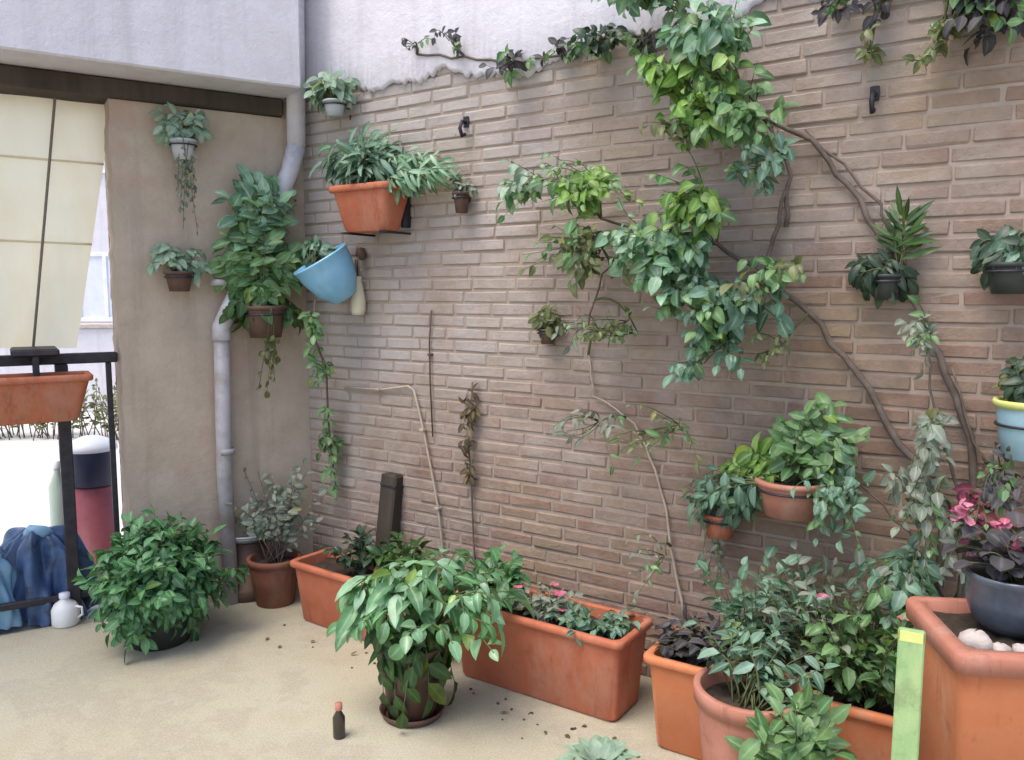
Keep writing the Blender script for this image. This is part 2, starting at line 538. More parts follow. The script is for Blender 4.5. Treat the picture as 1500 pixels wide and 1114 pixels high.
def pot_profile(r, h, rim=.025, taper=.72):
    t = .012
    return [(0.001, 0), (r * taper, 0), (r * (taper + (1 - taper) * .6), h * .6), (r * .965, h - rim * 1.3), (r * .965, h - rim),
            (r + .004, h - rim), (r + .006, h - .003), (r + .002, h), (r - t, h), (r - t - .002, h - .004), (r * .86, h * .82)]
def add_pot(root, r, h, mat, rim=.025, taper=.72, c=(0, 0, 0), n=30, saucer=False):
    m = MB(); m.lathe(pot_profile(r, h, rim, taper), n, c, wob=.004)
    p = m.build("pot", mat, root)
    s_ = MB()
    prof = [(.001, h * .87)] + [(r * .9 * k / 5, h * .87 + rnd(-.004, .006)) for k in range(1, 6)]
    s_.lathe(prof, 18, c)
    s_.build("soil", SOIL, p)
    if saucer:
        q = MB()
        q.lathe([(.001, .002), (r * .9, .002), (r * 1.02, .03), (r * .98, .03), (r * .86, .008)], n, c)
        q.build("saucer", mat, root)
    return p
def wall_ring(root, r, z, mat, gap):
    """iron hoop that carries a pot on the wall, gap = distance from pot axis to the wall"""
    m = MB()
    m.tube([(math.cos(a) * (r + .006), math.sin(a) * (r + .006), z) for a in [i * math.pi / 10 for i in range(21)]], .004, 6)
    m.tube([(0, r, z), (0, gap + .02, z)], .005, 6)
    m.tube([(0, gap + .002, z + .05), (0, gap + .002, z - .05)], .006, 6)
    m.build("bracket", mat, root)

# ================================================================== SETTING
# ground: the paved court and the sunlit street beyond the opening
m = MB(); m.add([(-200, -200, -.03), (200, -200, -.03), (200, 300, -.03), (-200, 300, -.03)], [(0, 1, 2, 3)])
tag(m.build("street_ground", STREET, smooth=False), kind="structure")
m = MB()
def seg_pts(): return [Vector((-5.5, -6)), Vector((6, -6))]
cx, cy = CORNER
pA = WL.p - WL.d * 3.4
pB = WM.p + WM.d * 5.2
m.add([(-6, -7, 0), (7, -7, 0), (pB.x + .3, pB.y, 0), (pB.x + .05, pB.y + .08, 0), (cx, cy + .1, 0), (pA.x - .05, pA.y + .08, 0), (-6, pA.y - 1.0, 0)], [(0, 1, 2, 3, 4, 5, 6)])
tag(m.build("patio_floor", FLOOR, smooth=False), kind="structure")

# brick wall
bw = thing("brick_wall", "tall weathered pinkish brick wall behind the planters with white render along its top", "brick wall", WM.p, WM.rz)
m = MB(); m.box((0, 0, 0), (5.4, .24, 3.3))
m.build("mortar_bed", MORTAR, bw, False)
m = MB()
z = .004; row = 0
CH = .054
while z < BAND + .03:
    x = -.14 + (row % 2) * .105 + rnd(-.02, .02)
    while x < 5.3:
        L = .208 + rnd(-.024, .024)
        x0, x1 = max(x, .002), x + L - .008
        if x1 - x0 > .03:
            y = -.0025 - rnd(0, .0045)
            tw = rnd(-.0015, .0015)
            m.box((x0, y + tw, z + rnd(0, .002)), (x1, .02, z + CH - .0085 + rnd(-.0018, .0018)), .0045, .0022)
        x += L
    z += CH; row += 1
m.build("brickwork", BRICK, bw, False)
# white render band with a ragged lower edge, slightly proud of the bricks
m = MB()
NX = 420
P = []; fs = []
edge = [BAND + .05 * (math.sin(i * .11) * .5 + math.sin(i * .037 + 1) * .6 + math.sin(i * .29) * .25) + rnd(-.012, .012) for i in range(NX + 1)]
for i in range(NX + 1):
    x = .001 + 5.39 * i / NX
    e = edge[i]
    P += [(x, -.008, e - .004), (x, -.019, e), (x, -.024 + rnd(-.001, .001), e + .014), (x, -.026 + .002 * math.sin(i * .2), e + .18), (x, -.026, 3.3)]
for i in range(NX):
    for k in range(4):
        a = i * 5 + k
        fs.append((a, a + 5, a + 6, a + 1))
m.add(P, fs)
m.build("white_render", WHITE, bw)

# wall with the opening: pier, jamb, far return
OPEN = -.86
lw = thing("rendered_wall", "stained beige rendered wall pier with an opening beside it and a white overhang on top", "wall", WL.p, WL.rz)
def rough_slab(x0, x1, z0, z1, th, nx, nz, amp):
    m = MB(); P = []; fs = []
    for j in range(nz + 1):
        for i in range(nx + 1):
            e = 0 if i in (0,) else 1
            P.append((x0 + (x1 - x0) * i / nx + (rnd(-.006, .006) if i == 0 else 0), amp * (math.sin(i * .9 + j * .35) * .4 + math.sin(j * .8) * .3 + rnd(-.4, .4)) * e, z0 + (z1 - z0) * j / nz))
    for j in range(nz):
        for i in range(nx):
            a = j * (nx + 1) + i
            fs.append((a, a + 1, a + nx + 2, a + nx + 1))
    m.add(P, fs)
    b = len(P)
    L = [j * (nx + 1) for j in range(nz + 1)]
    back = [(P[k][0], th, P[k][2]) for k in L]
    m.add([P[k] for k in L] + back, [(j, j + 1, nz + 1 + j + 1, nz + 1 + j) for j in range(nz)])
    m.add([(x1, 0, z0), (x1, th, z0), (x1, th, z1), (x1, 0, z1)], [(0, 1, 2, 3)])
    m.add([(x0, th, z0), (x1, th, z0), (x1, th, z1), (x0, th, z1)], [(3, 2, 1, 0)])
    return m
rough_slab(OPEN, .0, 0, BAND - .086, .24, 26, 60, .004).build("pier", PLASTER, lw)
m = MB(); m.box((-3.4, 0, 0), (-2.35, .24, BAND - .088), .01); m.build("far_pier", PLASTER, lw, False)
m = MB(); m.box((-3.4, -.27, BAND), (-.085, .26, 3.3), .008, .0); m.build("overhang", WHITE, lw, False)
m = MB(); m.box((-3.3, -.035, BAND - .085), (-.10, .235, BAND - .002), .008, .002); m.build("lintel_shade_beam", WOOD, lw, False)  # dark beam added as the shade under the overhang, across opening and pier
m = MB(); m.box((-.098, .002, BAND - .088), (.0, .24, 3.3)); m.build("corner_strip", PLASTER, lw, False)

# downpipe in the corner: straight, an offset bend, straight again
def wp(Wl, px, py, off): return Wl.on(px, py, off)
dp = thing("downpipe", "pale plastic downpipe descending the wall corner with an offset bend behind the leaves", "downpipe", WM.on(432, 230, .08))
I = inv(dp)
a = WM.on(434, 0, .085); a.z = 3.25
b = WM.on(434, 215, .085)
c = WL.on(392, 330, .07); d = WL.on(324, 480, .055)
e = WL.on(326, 700, .055); e.z = .0
m = MB()
up_pts = [a, b]
m.tube([I @ p for p in (a, a.lerp(b, .5), b)], .044, 18); m.build("upper_pipe", PIPE, dp)
m = MB(); m.tube([I @ p for p in (b, b.lerp(c, .25) + Vector((0, 0, -.03)), c, c.lerp(d, .7), d, d + Vector((0, 0, -.06)))], [.044, .042, .04, .04, .042, .042], 18); m.build("bend", PIPE, dp)
m = MB(); m.tube([I @ p for p in (d, d.lerp(e, .5), Vector((d.x, d.y, 0)))], .036, 18); m.build("lower_pipe", GREYPIPE, dp)
for zz in (1.55, .75):
    m = MB()
    q = Vector((d.x, d.y, zz)); n_ = WL.n
    for k in range(1):
        m.lathe([(.036, -.014), (.042, -.014), (.042, .014), (.036, .014)], 18, I @ q)
    m.build("pipe_clip", GREYPIPE, dp)

# ================================================================== OUTSIDE, seen through the opening
gw = thing("garden_wall", "sunlit white boundary wall far beyond the opening", "wall", (-6.2, 10.5, 0), R(4))
m = MB(); m.box((-6, 0, -.03), (5.2, .25, 1.05), .01); m.build("wall_body", WHITE, gw, False)
m = MB(); m.box((-6.03, -.04, 1.05), (5.23, .29, 1.11), .01); m.build("coping", STONE, gw, False)
wh = thing("white_house", "white house with shuttered windows far beyond the boundary wall", "house", (-9.0, 15.5, -.03), R(3))
m = MB(); m.box((-6, 0, 0), (5.5, 5, 6.2), .02); m.build("wall", WHITE, wh, False)
m = MB(); m.box((-6.3, -.35, 6.2), (5.8, 5.3, 6.4), .03); m.build("roof", TERRA3, wh, False)
for x in (-4.2, -1.4, 1.35, 3.9):
    for z in (1.0, 3.75):
        m = MB()
        for q in ((x - .55, z, x - .47, z + 1.3), (x + .47, z, x + .55, z + 1.3), (x - .47, z, x + .47, z + .08), (x - .47, z + 1.22, x + .47, z + 1.3), (x - .035, z + .08, x + .035, z + 1.22)):
            m.box((q[0], -.06, q[1]), (q[2], -.002, q[3]), .004)
        f_ = m.build("window", WHITEP, wh, False)
        m = MB(); m.box((x - .47, -.03, z + .08), (x + .47, -.004, z + 1.22)); m.build("pane", LID, f_, False)
hb = thing("dry_hedge", "pale dry hedge in front of the white boundary wall outside", "hedge", (-5.2, 8.6, -.03))
ml, ms = MB(), MB()
for k in range(150):
    a = Vector((rnd(-1.6, 1.6), rnd(-.2, .2), 0)); b = a + Vector((rnd(-.2, .2), rnd(-.2, .2), rnd(.3, .62)))
    spray(ml, ms, a, b, 12, .09, .04, r=.006, fj=1, seg=3)
ml.build("foliage", L_OLIVE, hb); ms.build("stem", WOODSTEM, hb)

# railing across the opening
rl = thing("railing", "dark iron railing with posts across the opening", "railing", WL.p, WL.rz)
def lx(px, py, y=.12):                     # local point of the left wall for a pixel, y behind its face
    return inv(rl) @ WL.on(px, py, -y)
p1 = lx(95, 700); rz_ = lx(95, 522).z
m = MB(); m.box((-2.35, .095, rz_ - .035), (OPEN - .001, .145, rz_ + .012), .006); m.build("top_rail", IRON, rl, False)
m = MB(); m.box((-2.35, .105, .10), (OPEN - .001, .135, .13), .004); m.build("bottom_rail", IRON, rl, False)
for px in (96,):
    x = lx(px, 650).x
    m = MB(); m.box((x - .026, .094, 0), (x + .026, .146, rz_ - .035), .004); m.build("post", IRON, rl, False)
for x in [lx(161, 580).x, lx(181, 580).x, lx(20, 650).x - .12, lx(20, 650).x - .34, -2.2]:
    m = MB(); m.box((x - .012, .108, .13), (x + .012, .132, rz_ - .035), .003); m.build("baluster", IRON, rl, False)

# terracotta trough hung on the railing, with its clamp
def trough(root, L, D, H, mat, taper=.06, rim=.03, soil=True, base=0.0, feet=False):
    """long planter: open tapered box with a thick lip, local x along, -y front"""
    t = .018
    def ring(hx, hy, z, n=6, cr=.03):
        out = []
        for qx, qy, a0 in ((1, 1, 0), (-1, 1, 90), (-1, -1, 180), (1, -1, 270)):
            for k in range(n):
                a = R(a0 + 90 * k / (n - 1))
                out.append(Vector((qx * (hx - cr) + cr * math.cos(a), qy * (hy - cr) + cr * math.sin(a), z)))
        return out
    def loft(m, rings, close=None):
        n = len(rings[0]); P = [p for r_ in rings for p in r_]
        fs = []
        for i in range(len(rings) - 1):
            for k in range(n):
                k2 = (k + 1) % n
                fs.append((i * n + k, i * n + k2, (i + 1) * n + k2, (i + 1) * n + k))
        m.add(P, fs)
    hx, hy = L / 2, D / 2
    m = MB()
    bx_, by_ = hx - taper * .5, hy - taper * .5
    b = [Vector((0, 0, base))] * 24
    loft(m, [ring(.001, .001, base, cr=.0005), ring(bx_ - .01, by_ - .01, base), ring(bx_, by_, base + .012), ring(hx - .008, hy - .008, H - rim), ring(hx - .01, hy - .01, H - rim + .002)])
    loft(m, [ring(hx - t, hy - t, H - .004), ring(hx - t - .006, hy - t - .006, H - .06)])
    # two shallow moulded lines on the body
    p = m.build("body", mat, root, True)
    m = MB()
    loft(m, [ring(hx - .012, hy - .012, H - rim), ring(hx + .004, hy + .004, H - rim + .002), ring(hx + .008, hy + .008, H - rim + .008), ring(hx + .008, hy + .008, H - .006), ring(hx + .003, hy + .003, H), ring(hx - t + .004, hy - t + .004, H), ring(hx - t, hy - t, H - .006)])
    m.build("rim", mat, root, True)
    if soil:
        m = MB(); nx, ny = 24, 8; P = []; fs = []
        for j in range(ny + 1):
            for i in range(nx + 1):
                P.append(((hx - t - .003) * (2 * i / nx - 1), (hy - t - .003) * (2 * j / ny - 1), H - .045 + rnd(-.008, .012)))
        for j in range(ny):
            for i in range(nx):
                a = j * (nx + 1) + i; fs.append((a, a + 1, a + nx + 2, a + nx + 1))
        m.add(P, fs); m.build("soil", SOIL, root)
    for o in (p,):
        md = o.modifiers.new("edge", 'EDGE_SPLIT'); md.split_angle = R(40)
c0 = WL.on(134, 545, .02); c1 = WL.on(134, 612, .02)
hgt = c0.z - c1.z
tr = thing("railing_trough", "terracotta trough planter hanging on the dark railing in the opening", "planter", c1 - WL.d * .40 - WL.n * (.02) , WL.rz)
trough(tr, .80, .20, hgt + .0, TERRA, .10)
m = MB()
for x in (.20, -.26):
    q = inv(tr) @ Vector((0, 0, rz_)); zt = rz_ - c1.z
    m.box((x - .09, -.02, zt + .012), (x + .09, .215, zt + .045), .008)
    m.box((x - .012, .09, hgt - .02), (x + .012, .106, zt + .013), .002)
    m.box((x - .012, -.006, hgt - .03), (x + .012, .01, zt + .013), .002)
m.build("clamp", IRON, tr, False)

# cream canvas blind hung below the overhang and kicked out over the rail
bl = thing("canvas_blind", "cream canvas blind hanging crooked in the opening above the railing", "blind", WL.on(60, 118, -.15), WL.rz)
I = inv(bl)
tl, trr = I @ WL.on(-330, 66, -.14), I @ WL.on(169, 122, -.14)
blc, brc = I @ WL.on(-330, 512, -.30), I @ WL.on(112, 510, -.30)
tl.z = trr.z
m = MB(); P = []; fs = []
nx, ny = 60, 48
for j in range(ny + 1):
    v = j / ny
    for i in range(nx + 1):
        u = i / nx
        p = tl.lerp(trr, u).lerp(blc.lerp(brc, u), v)
        p.y += .012 * math.sin(u * 23 + v * 1.2) * (.4 + v) + .010 * math.sin(v * math.pi * 3.5) ** 8
        P.append(p)
for j in range(ny):
    for i in range(nx):
        a = j * (nx + 1) + i; fs.append((a, a + 1, a + nx + 2, a + nx + 1))
m.add(P, fs); m.build("fabric", CREAM, bl)
for u in (.80, .52, .22):
    m = MB(); pts = []
    for k in range(12):
        v = k / 11
        p = tl.lerp(trr, u + .035 * v).lerp(blc.lerp(brc, u + .035 * v), v); p.y -= .026
        pts.append(p)
    m.tube(pts, .006, 6); m.build("cord", CORD, bl)
for v in (.30, .60):
    m = MB(); pts = []
    for k in range(20):
        u = k / 19
        p = tl.lerp(trr, u).lerp(blc.lerp(brc, u), v); p.y -= .018
        pts.append(p)
    m.tube(pts, .005, 5); m.build("batten", CREAM, bl)
m = MB(); m.box((tl.x, -.03, tl.z - .02), (trr.x + .01, .03, tl.z + .03), .008); m.build("head_rail", IRON, bl, False)

# red bucket, navy tub, pale lid just outside the railing
bp = at(141, 790, 4.35); bp.z = -.03
bk = thing("red_bucket", "upturned faded red bucket outside the railing under the navy tub", "bucket", bp)
m = MB(); m.lathe([(.001, .50), (.092, .50), (.10, .49), (.125, .03), (.133, .03), (.133, 0), (.12, 0)], 28); m.build("body", REDP, bk)
m = MB(); m.tube([(.13 * math.cos(t), -.02 + .137 * math.sin(t) * -1, .05 - .03 * math.sin(t)) for t in [i * math.pi / 12 for i in range(13)]], .003, 5); m.build("handle", IRON, bk)
tb = thing("navy_tub", "navy plastic tub with a pale lid standing on the red bucket", "tub", bp + Vector((0, 0, .502)))
m = MB(); m.lathe([(.001, 0), (.10, 0), (.112, .01), (.12, .2), (.12, .205)], 28); m.build("body", NAVY, tb)
m = MB(); m.lathe([(.126, .19), (.13, .192), (.128, .215), (.10, .24), (.05, .262), (.001, .266)], 28); m.build("lid", LID, tb)
bo = thing("pale_bottle", "small pale green bottle beside the navy tub on the bucket", "bottle", bp + Vector((-.165, -.05, 0)))
m = MB(); m.lathe([(.001, 0), (.042, 0), (.045, .01), (.045, .50), (.016, .58), (.016, .62), (.001, .62)], 20); m.build("body", simple("pale_green_glass", (.45, .55, .45), (.5, .6, .5), 5, .2, 0), bo)
m = MB(); m.lathe([(.019, .60), (.019, .64), (.001, .64)], 14); m.build("cap", WHITEP, bo)

# blue tarpaulin, sack and white jug at the foot of the opening
def heap(root, name, mat, rx, ry, rz2, seed, folds=9, amp=.22):
    rs = random.Random(seed)
    ph = [rs.uniform(0, 6.3) for _ in range(12)]
    m = MB(); P = []; fs = []
    nu, nv = 96, 40
    for j in range(nv + 1):
        v = j / nv
        for i in range(nu):
            a = 2 * math.pi * i / nu
            k = (amp * math.sin(folds * a + ph[0] + 3 * v) + amp * .6 * math.sin((folds * 2 + 1) * a + ph[1] - 5 * v) + amp * .5 * math.sin(5 * a + ph[2] + 8 * v))
            k = abs(k) ** .7 * (1 if k > 0 else -1) * .55
            r_ = math.cos(v * math.pi / 2) ** .55
            zz = (math.sin(v * math.pi / 2)) * (1 + .22 * math.sin(3 * a + ph[3]) * (1 - v) + .12 * math.sin(7 * a + ph[4]) * (1 - v ** 2))
            q = 1 + k * (1 - v * .6)
            P.append((rx * r_ * q * math.cos(a), ry * r_ * q * math.sin(a), rz2 * zz + .02 * amp * math.sin(17 * a + 9 * v)))
    for j in range(nv):
        for i in range(nu):
            i2 = (i + 1) % nu
            fs.append((j * nu + i, j * nu + i2, (j + 1) * nu + i2, (j + 1) * nu + i))
    m.add(P, fs)
    return m.build(name, mat, root)
g = ground(52, 905)
t_ = thing("tarpaulin", "crumpled dark blue tarpaulin heaped on the floor below the railing", "tarpaulin", g + Vector((0, .06, 0)))
heap(t_, "cloth", TARP, .20, .15, .40, 5, 7, .34)
m = MB(); m.tube([(-.05, -.02, .37), (.0, -.05, .41), (.05, -.03, .40), (.07, .0, .385)], [.02, .03, .028, .012], 10); m.build("knot", SACK, t_)
g = ground(-12, 915)
t_ = thing("plastic_sack", "light blue plastic sack slumped beside the dark tarpaulin", "sack", g + Vector((0, 0, 0)))
heap(t_, "body", SACK, .12, .12, .30, 9, 6, .18)
m = MB(); m.tube([(0, 0, .28), (.02, -.01, .33), (.05, 0, .36)], [.03, .022, .035], 10); m.build("neck", SACK, t_)
g = ground(97, 915)
t_ = thing("plastic_jug", "small white plastic jug standing in front of the blue tarpaulin", "jug", g)
m = MB(); m.lathe([(.001, 0), (.05, 0), (.058, .01), (.058, .075), (.045, .10), (.02, .118), (.02, .132)], 24); m.build("body", WHITEP, t_)
m = MB(); m.lathe([(.023, .128), (.023, .148), (.001, .149)], 16); m.build("cap", LID, t_)
m = MB(); m.tube([(.05, -.005, .088), (.078, -.005, .085), (.08, -.005, .05), (.056, -.005, .035)], .006, 6); m.build("handle", WHITEP, t_)

# ================================================================== PLANTERS ALONG THE WALL
GP = "terracotta trough planters in a row along the wall"
def trough_at(corner, L, D, H, mat, label, dz=0.0):
    """corner = its front right (sign>0) bottom corner on the ground"""
    c = corner - WM.d * (L / 2) + WM.n * (D / 2)
    t = thing("trough_planter", label, "planter", c, WM.rz + dz, GP)
    trough(t, L, D, H, mat)
    return t
kB = ground(906, 1072)
B_ = trough_at(kB, .74, .27, .315, TERRA, "long red terracotta trough in the middle of the row beside the leafy pot plant")
kA = kB - WM.d * .80 + WM.n * .012
A_ = trough_at(kA, .88, .25, .285, TERRA, "far red terracotta trough at the left end of the row behind large leaves", R(-2))
kC = kB + WM.d * .91 - WM.n * .045
C_ = trough_at(kC, .80, .28, .325, TERRA2, "orange terracotta trough nearest on the right, buried in blue green plants", R(1))

# ---- plants in the troughs (each a thing of its own, rooted in soil)
def bedding(tr_, x, y, label, leafm, n, hgt, spread, L, W, name="bedding_plant", shape='ovate', leaves=7, sag=0.0, face=UP, group=None, flowers=None, nf=0, stem=STEM, z=.27, t0=.25, fj=.6, droop=.3, up=(.5, 1.0), cat="plant", seg=4):
    M = Matrix.Translation(tr_.location) @ Matrix.Rotation(tr_.rotation_euler.z, 4, 'Z')
    p = M @ Vector((x, y, z))
    t = thing(name, label, cat, p, tr_.rotation_euler.z, group)
    ml, ms = MB(), MB()
    tips = []
    for k in range(n):
        a = rnd(0, 2 * math.pi); rr = spread * math.sqrt(rnd(.02, 1))
        tip = Vector((rr * math.cos(a), rr * math.sin(a), hgt * rnd(*up)))
        if hgt < 0: pass
        base = Vector((rnd(-.015, .015), rnd(-.015, .015), 0))
        spray(ml, ms, base, tip, leaves, L, W, sag, .0028, t0, face, fj, shape, .7, droop, .015, seg)
        tips.append(tip)
    ml.build("foliage", leafm, t); ms.build("stem", stem, t)
    if flowers:
        for k in range(nf):
            mf = MB()
            c = random.choice(tips) + Vector((rnd(-.01, .01), rnd(-.01, .01), rnd(.0, .03)))
            for q in range(6):
                a = q * math.pi / 3 + rnd(-.2, .2)
                mf.leaf(c, Vector((math.cos(a), math.sin(a), .5)), UP, .022, .016, 'round', .4, .2, 3)
            mf.build("flower", flowers, t)
    return t
GB = "low plants in the terracotta troughs"
bedding(A_, -.12, .0, "tuft of dark green leaves in the far left trough behind the large leaves", L_DARK, 22, .16, .14, .06, .035, group=GB)
bedding(A_, .16, .02, "broad dark leaves at the back of the far trough against the brick wall", L_UNDER, 22, .20, .16, .07, .04, group=GB)
bedding(B_, -.26, .03, "bushy fresh green leaves at the left end of the middle trough", L_BUSH, 34, .20, .15, .07, .04, group=GB)
bedding(B_, -.02, .0, "low plant with pink flowers in the middle of the red trough", L_GREY, 24, .11, .14, .05, .026, group=GB, flowers=PINK, nf=7)
bedding(B_, .20, .0, "grey green mat of leaves at the right end of the middle trough", L_TEAL, 30, .085, .15, .05, .028, group=GB)
bedding(C_, -.28, .02, "purplish dark tuft at the left end of the orange trough", L_PURPLE, 34, .13, .14, .06, .03, group=GB)
bedding(C_, -.08, .02, "bushy jade green plant rising from the orange trough", L_TEAL, 36, .36, .20, .06, .034, leaves=9, group=GB)
bedding(C_, .10, .06, "tall grey green plant at the back of the orange trough beside the wall", L_GREY, 36, .42, .21, .055, .028, leaves=10, group=GB)
bedding(C_, .02, -.10, "pale blue succulent rosette spilling over the front of the orange trough", L_GREY, 26, .10, .13, .07, .035, shape='strap', leaves=6, group=GB)
bedding(C_, .28, -.02, "mid green bushy plant with small pink flowers at the right of the orange trough", L_MID, 44, .34, .22, .06, .032, leaves=10, group=GB, flowers=PINK, nf=5)

# ---- leafy green plant in the dark pot, in front of the troughs
g = ground(604, 1046)
hp = thing("leafy_pot_plant", "large leafy pale green plant spilling over its dark pot in front of the troughs", "pot plant", g)
add_pot(hp, .115, .27, BROWNPOT, .03, .74, saucer=True)
ml, ms, mu = MB(), MB(), MB()
for k in range(64):
    a = rnd(0, 2 * math.pi)
    el = rnd(.0, 1.0)
    rr = .37 * (.25 + .75 * math.sqrt(el)) * (1.15 if math.cos(a) > 0 else .70)
    tip = Vector((rr * math.cos(a), rr * math.sin(a) * .8, .545 - .17 * el + rnd(-.06, .04)))
    spray(ml, ms, (rnd(-.05, .05), rnd(-.05, .05), .23), tip, 7, .10 * rnd(.6, 1.2), .045, .08, .0045, .4, UP, .6, 'ovate', .9, .35, .04, 5)
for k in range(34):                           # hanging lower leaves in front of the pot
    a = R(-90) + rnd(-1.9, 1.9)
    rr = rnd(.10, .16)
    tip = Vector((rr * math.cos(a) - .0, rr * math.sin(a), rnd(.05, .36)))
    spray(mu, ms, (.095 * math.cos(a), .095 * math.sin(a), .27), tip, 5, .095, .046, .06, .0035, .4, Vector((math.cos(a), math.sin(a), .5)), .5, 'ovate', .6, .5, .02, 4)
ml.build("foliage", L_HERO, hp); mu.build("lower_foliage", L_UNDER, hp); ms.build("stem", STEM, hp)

# ---- round bush in a dark pot
g = ground(235, 938)
bu = thing("round_bush", "dense round green bush in a dark pot on the floor beside the tarpaulin", "bush", g)
add_pot(bu, .16, .18, DARKPOT, .03, .74)
ml, ms = MB(), MB()
for k in range(320):
    a = rnd(0, 2 * math.pi); s_ = rnd(-.92, 1)
    c_ = math.sqrt(1 - s_ * s_)
    f = rnd(.70, 1.06) * (1 + .10 * math.sin(3 * a + 1) + .09 * math.sin(5 * a + 4 * s_) + .06 * math.sin(9 * a - 3 * s_))
    tip = Vector((.28 * f * c_ * math.cos(a), .28 * f * c_ * math.sin(a), .285 + .255 * f * s_))
    tip.z = max(tip.z, .035)
    root = Vector((.07 * math.cos(a), .07 * math.sin(a), .19 if s_ > -.2 else .2))
    spray(ml, ms, root, tip, 9, .066, .034, .03, .003, .45, Vector((math.cos(a) * c_, math.sin(a) * c_, s_ + .6)), .6, 'ovate', .6, .15, .02, 4)
ml.build("foliage", L_BUSH, bu); ms.build("stem", STEM, bu)

# ---- clay pots in the corner
g = ground(404, 882)
cp = thing("clay_pot_plant", "reddish brown clay pot with sparse grey green stems standing in the wall corner", "pot plant", g)
add_pot(cp, .125, .23, terracotta("brown_clay", (.17, .06, .04), (.25, .10, .065), (.25, .17, .13)), .03)
ml, ms = MB(), MB()
for k in range(26):
    a = rnd(0, 6.28); rr = rnd(.05, .26)
    spray(ml, ms, (rnd(-.04, .04), rnd(-.04, .04), .2), (rr * math.cos(a), rr * math.sin(a) * .6 + .03, rnd(.40, .68)), 9, .055, .03, .02, .0028, .35, Vector((0, -1, .6)), .7, 'ovate', .6, .3, .03)
ml.build("foliage", L_GREY, cp); ms.build("stem", WOODSTEM, cp)
g = ground(362, 872) + Vector((0, .02, 0))
st = thing("upturned_pot", "dark brown pot turned upside down between the bush and the clay pot", "pot", g)
m = MB(); m.lathe([(.001, .28), (.085, .28), (.09, .275), (.115, .06), (.125, .058), (.127, 0), (.11, 0)], 28); m.build("body", BROWNPOT, st)
m = MB(); m.lathe([(.127, .004), (.131, .008), (.131, .05), (.126, .056)], 28); m.build("rim", BROWNPOT, st)
sa = thing("grey_saucer", "pale grey saucer resting on the upturned dark pot", "saucer", g + Vector((0, 0, .282)))
m = MB(); m.lathe([(.001, 0), (.085, 0), (.125, .032), (.118, .034), (.08, .010), (.001, .008)], 28); m.build("dish", GREYPOT, sa)
m = MB(); m.lathe([(.121, .032), (.128, .036), (.128, .042), (.116, .042), (.116, .033)], 28); m.build("rim", GREYPOT, sa)
g = WM.on(566, 800, .03); g.z = 0
ws = thing("wooden_stub", "short dark weathered wooden post leaning against the brick wall", "post", g, WM.rz)
MM = Matrix.Translation((0, -.05, 0)) @ Matrix.Rotation(R(-5), 4, 'X') @ Matrix.Rotation(R(4), 4, 'Y')
m = MB(); m.box((-.045, -.035, 0), (.045, .035, .66), .008, .003, MM); m.build("shaft", WOOD, ws, False)
m = MB(); m.box((-.047, -.037, .60), (.047, .037, .612), .002, .001, MM); m.build("wire_band", IRON, ws, False)

# ---- the foreground on the right
g = at(1100, 1005, 2.17); g.z = 0
rp = thing("round_pot", "tall pinkish round terracotta pot at the front of the orange trough", "pot plant", g)
zt = at(1100, 1005, 2.17).z
add_pot(rp, .15, zt, TERRA3, .045, .70, n=40)
ml, ms = MB(), MB()
for k in range(26):
    a = rnd(-.6, 2.6); rr = rnd(.04, .2)
    spray(ml, ms, (rnd(-.05, .05), rnd(-.05, .05), zt - .06), (rr * math.cos(a), rr * math.sin(a), zt + rnd(-.02, .14)), 6, .06, .028, .03, .003, .3, UP, .6, 'ovate', .6, .4, .02)
ml.build("foliage", L_TEAL, rp); ms.build("stem", STEM, rp)

g = at(1165, 1080, 1.98); g.z = 0
lp = thing("dark_leaf_plant", "dark green leafy plant in front of the pinkish round pot", "pot plant", g)
add_pot(lp, .09, .16, TERRA, .02)
ml, ms = MB(), MB()
for k in range(44):
    a = rnd(0, 6.28); rr = rnd(.02, .13)
    spray(ml, ms, (rnd(-.03, .03), rnd(-.03, .03), .14), (rr * math.cos(a), rr * math.sin(a), rnd(.26, .46)), 9, .07, .035, .02, .003, .35, Vector((0, -.5, 1)), .6, 'ovate', .6, .3, .02)
ml.build("foliage", L_MID, lp); ms.build("stem", STEM, lp)
g = ground(880, 1150)
pp = thing("sage_rosette", "pale sage green rosette plant on the floor at the bottom edge of the photo", "pot plant", g)
add_pot(pp, .08, .075, TERRA3, .015)
ml, ms = MB(), MB()
for k in range(34):
    a = k * 2.4; rr = .03 + .10 * k / 34
    ml.leaf(Vector((.02 * math.cos(a), .02 * math.sin(a), .07)), Vector((math.cos(a), math.sin(a), 1.3 - k / 26)), UP, .06 + .09 * k / 34, .05, 'ovate', .5, .3, 5)
ml.build("foliage", L_PALE, pp)
ms.tube([(0, 0, .055), (0, 0, .075)], .02, 8); ms.build("stem", STEM, pp)

# small dark bottle left on the floor
g = ground(497, 1080)
sb = thing("small_bottle", "little dark glass bottle standing alone on the cream floor", "bottle", g)
m = MB(); m.lathe([(.001, 0), (.019, 0), (.021, .004), (.021, .072), (.010, .092), (.010, .104), (.001, .104)], 18); m.build("body", simple("dark_glass", (.03, .025, .02), (.05, .04, .03), 8, .12, 0, spec=.6), sb)
m = MB(); m.lathe([(.013, .099), (.013, .120), (.001, .121)], 14); m.build("cap", TERRA3, sb)

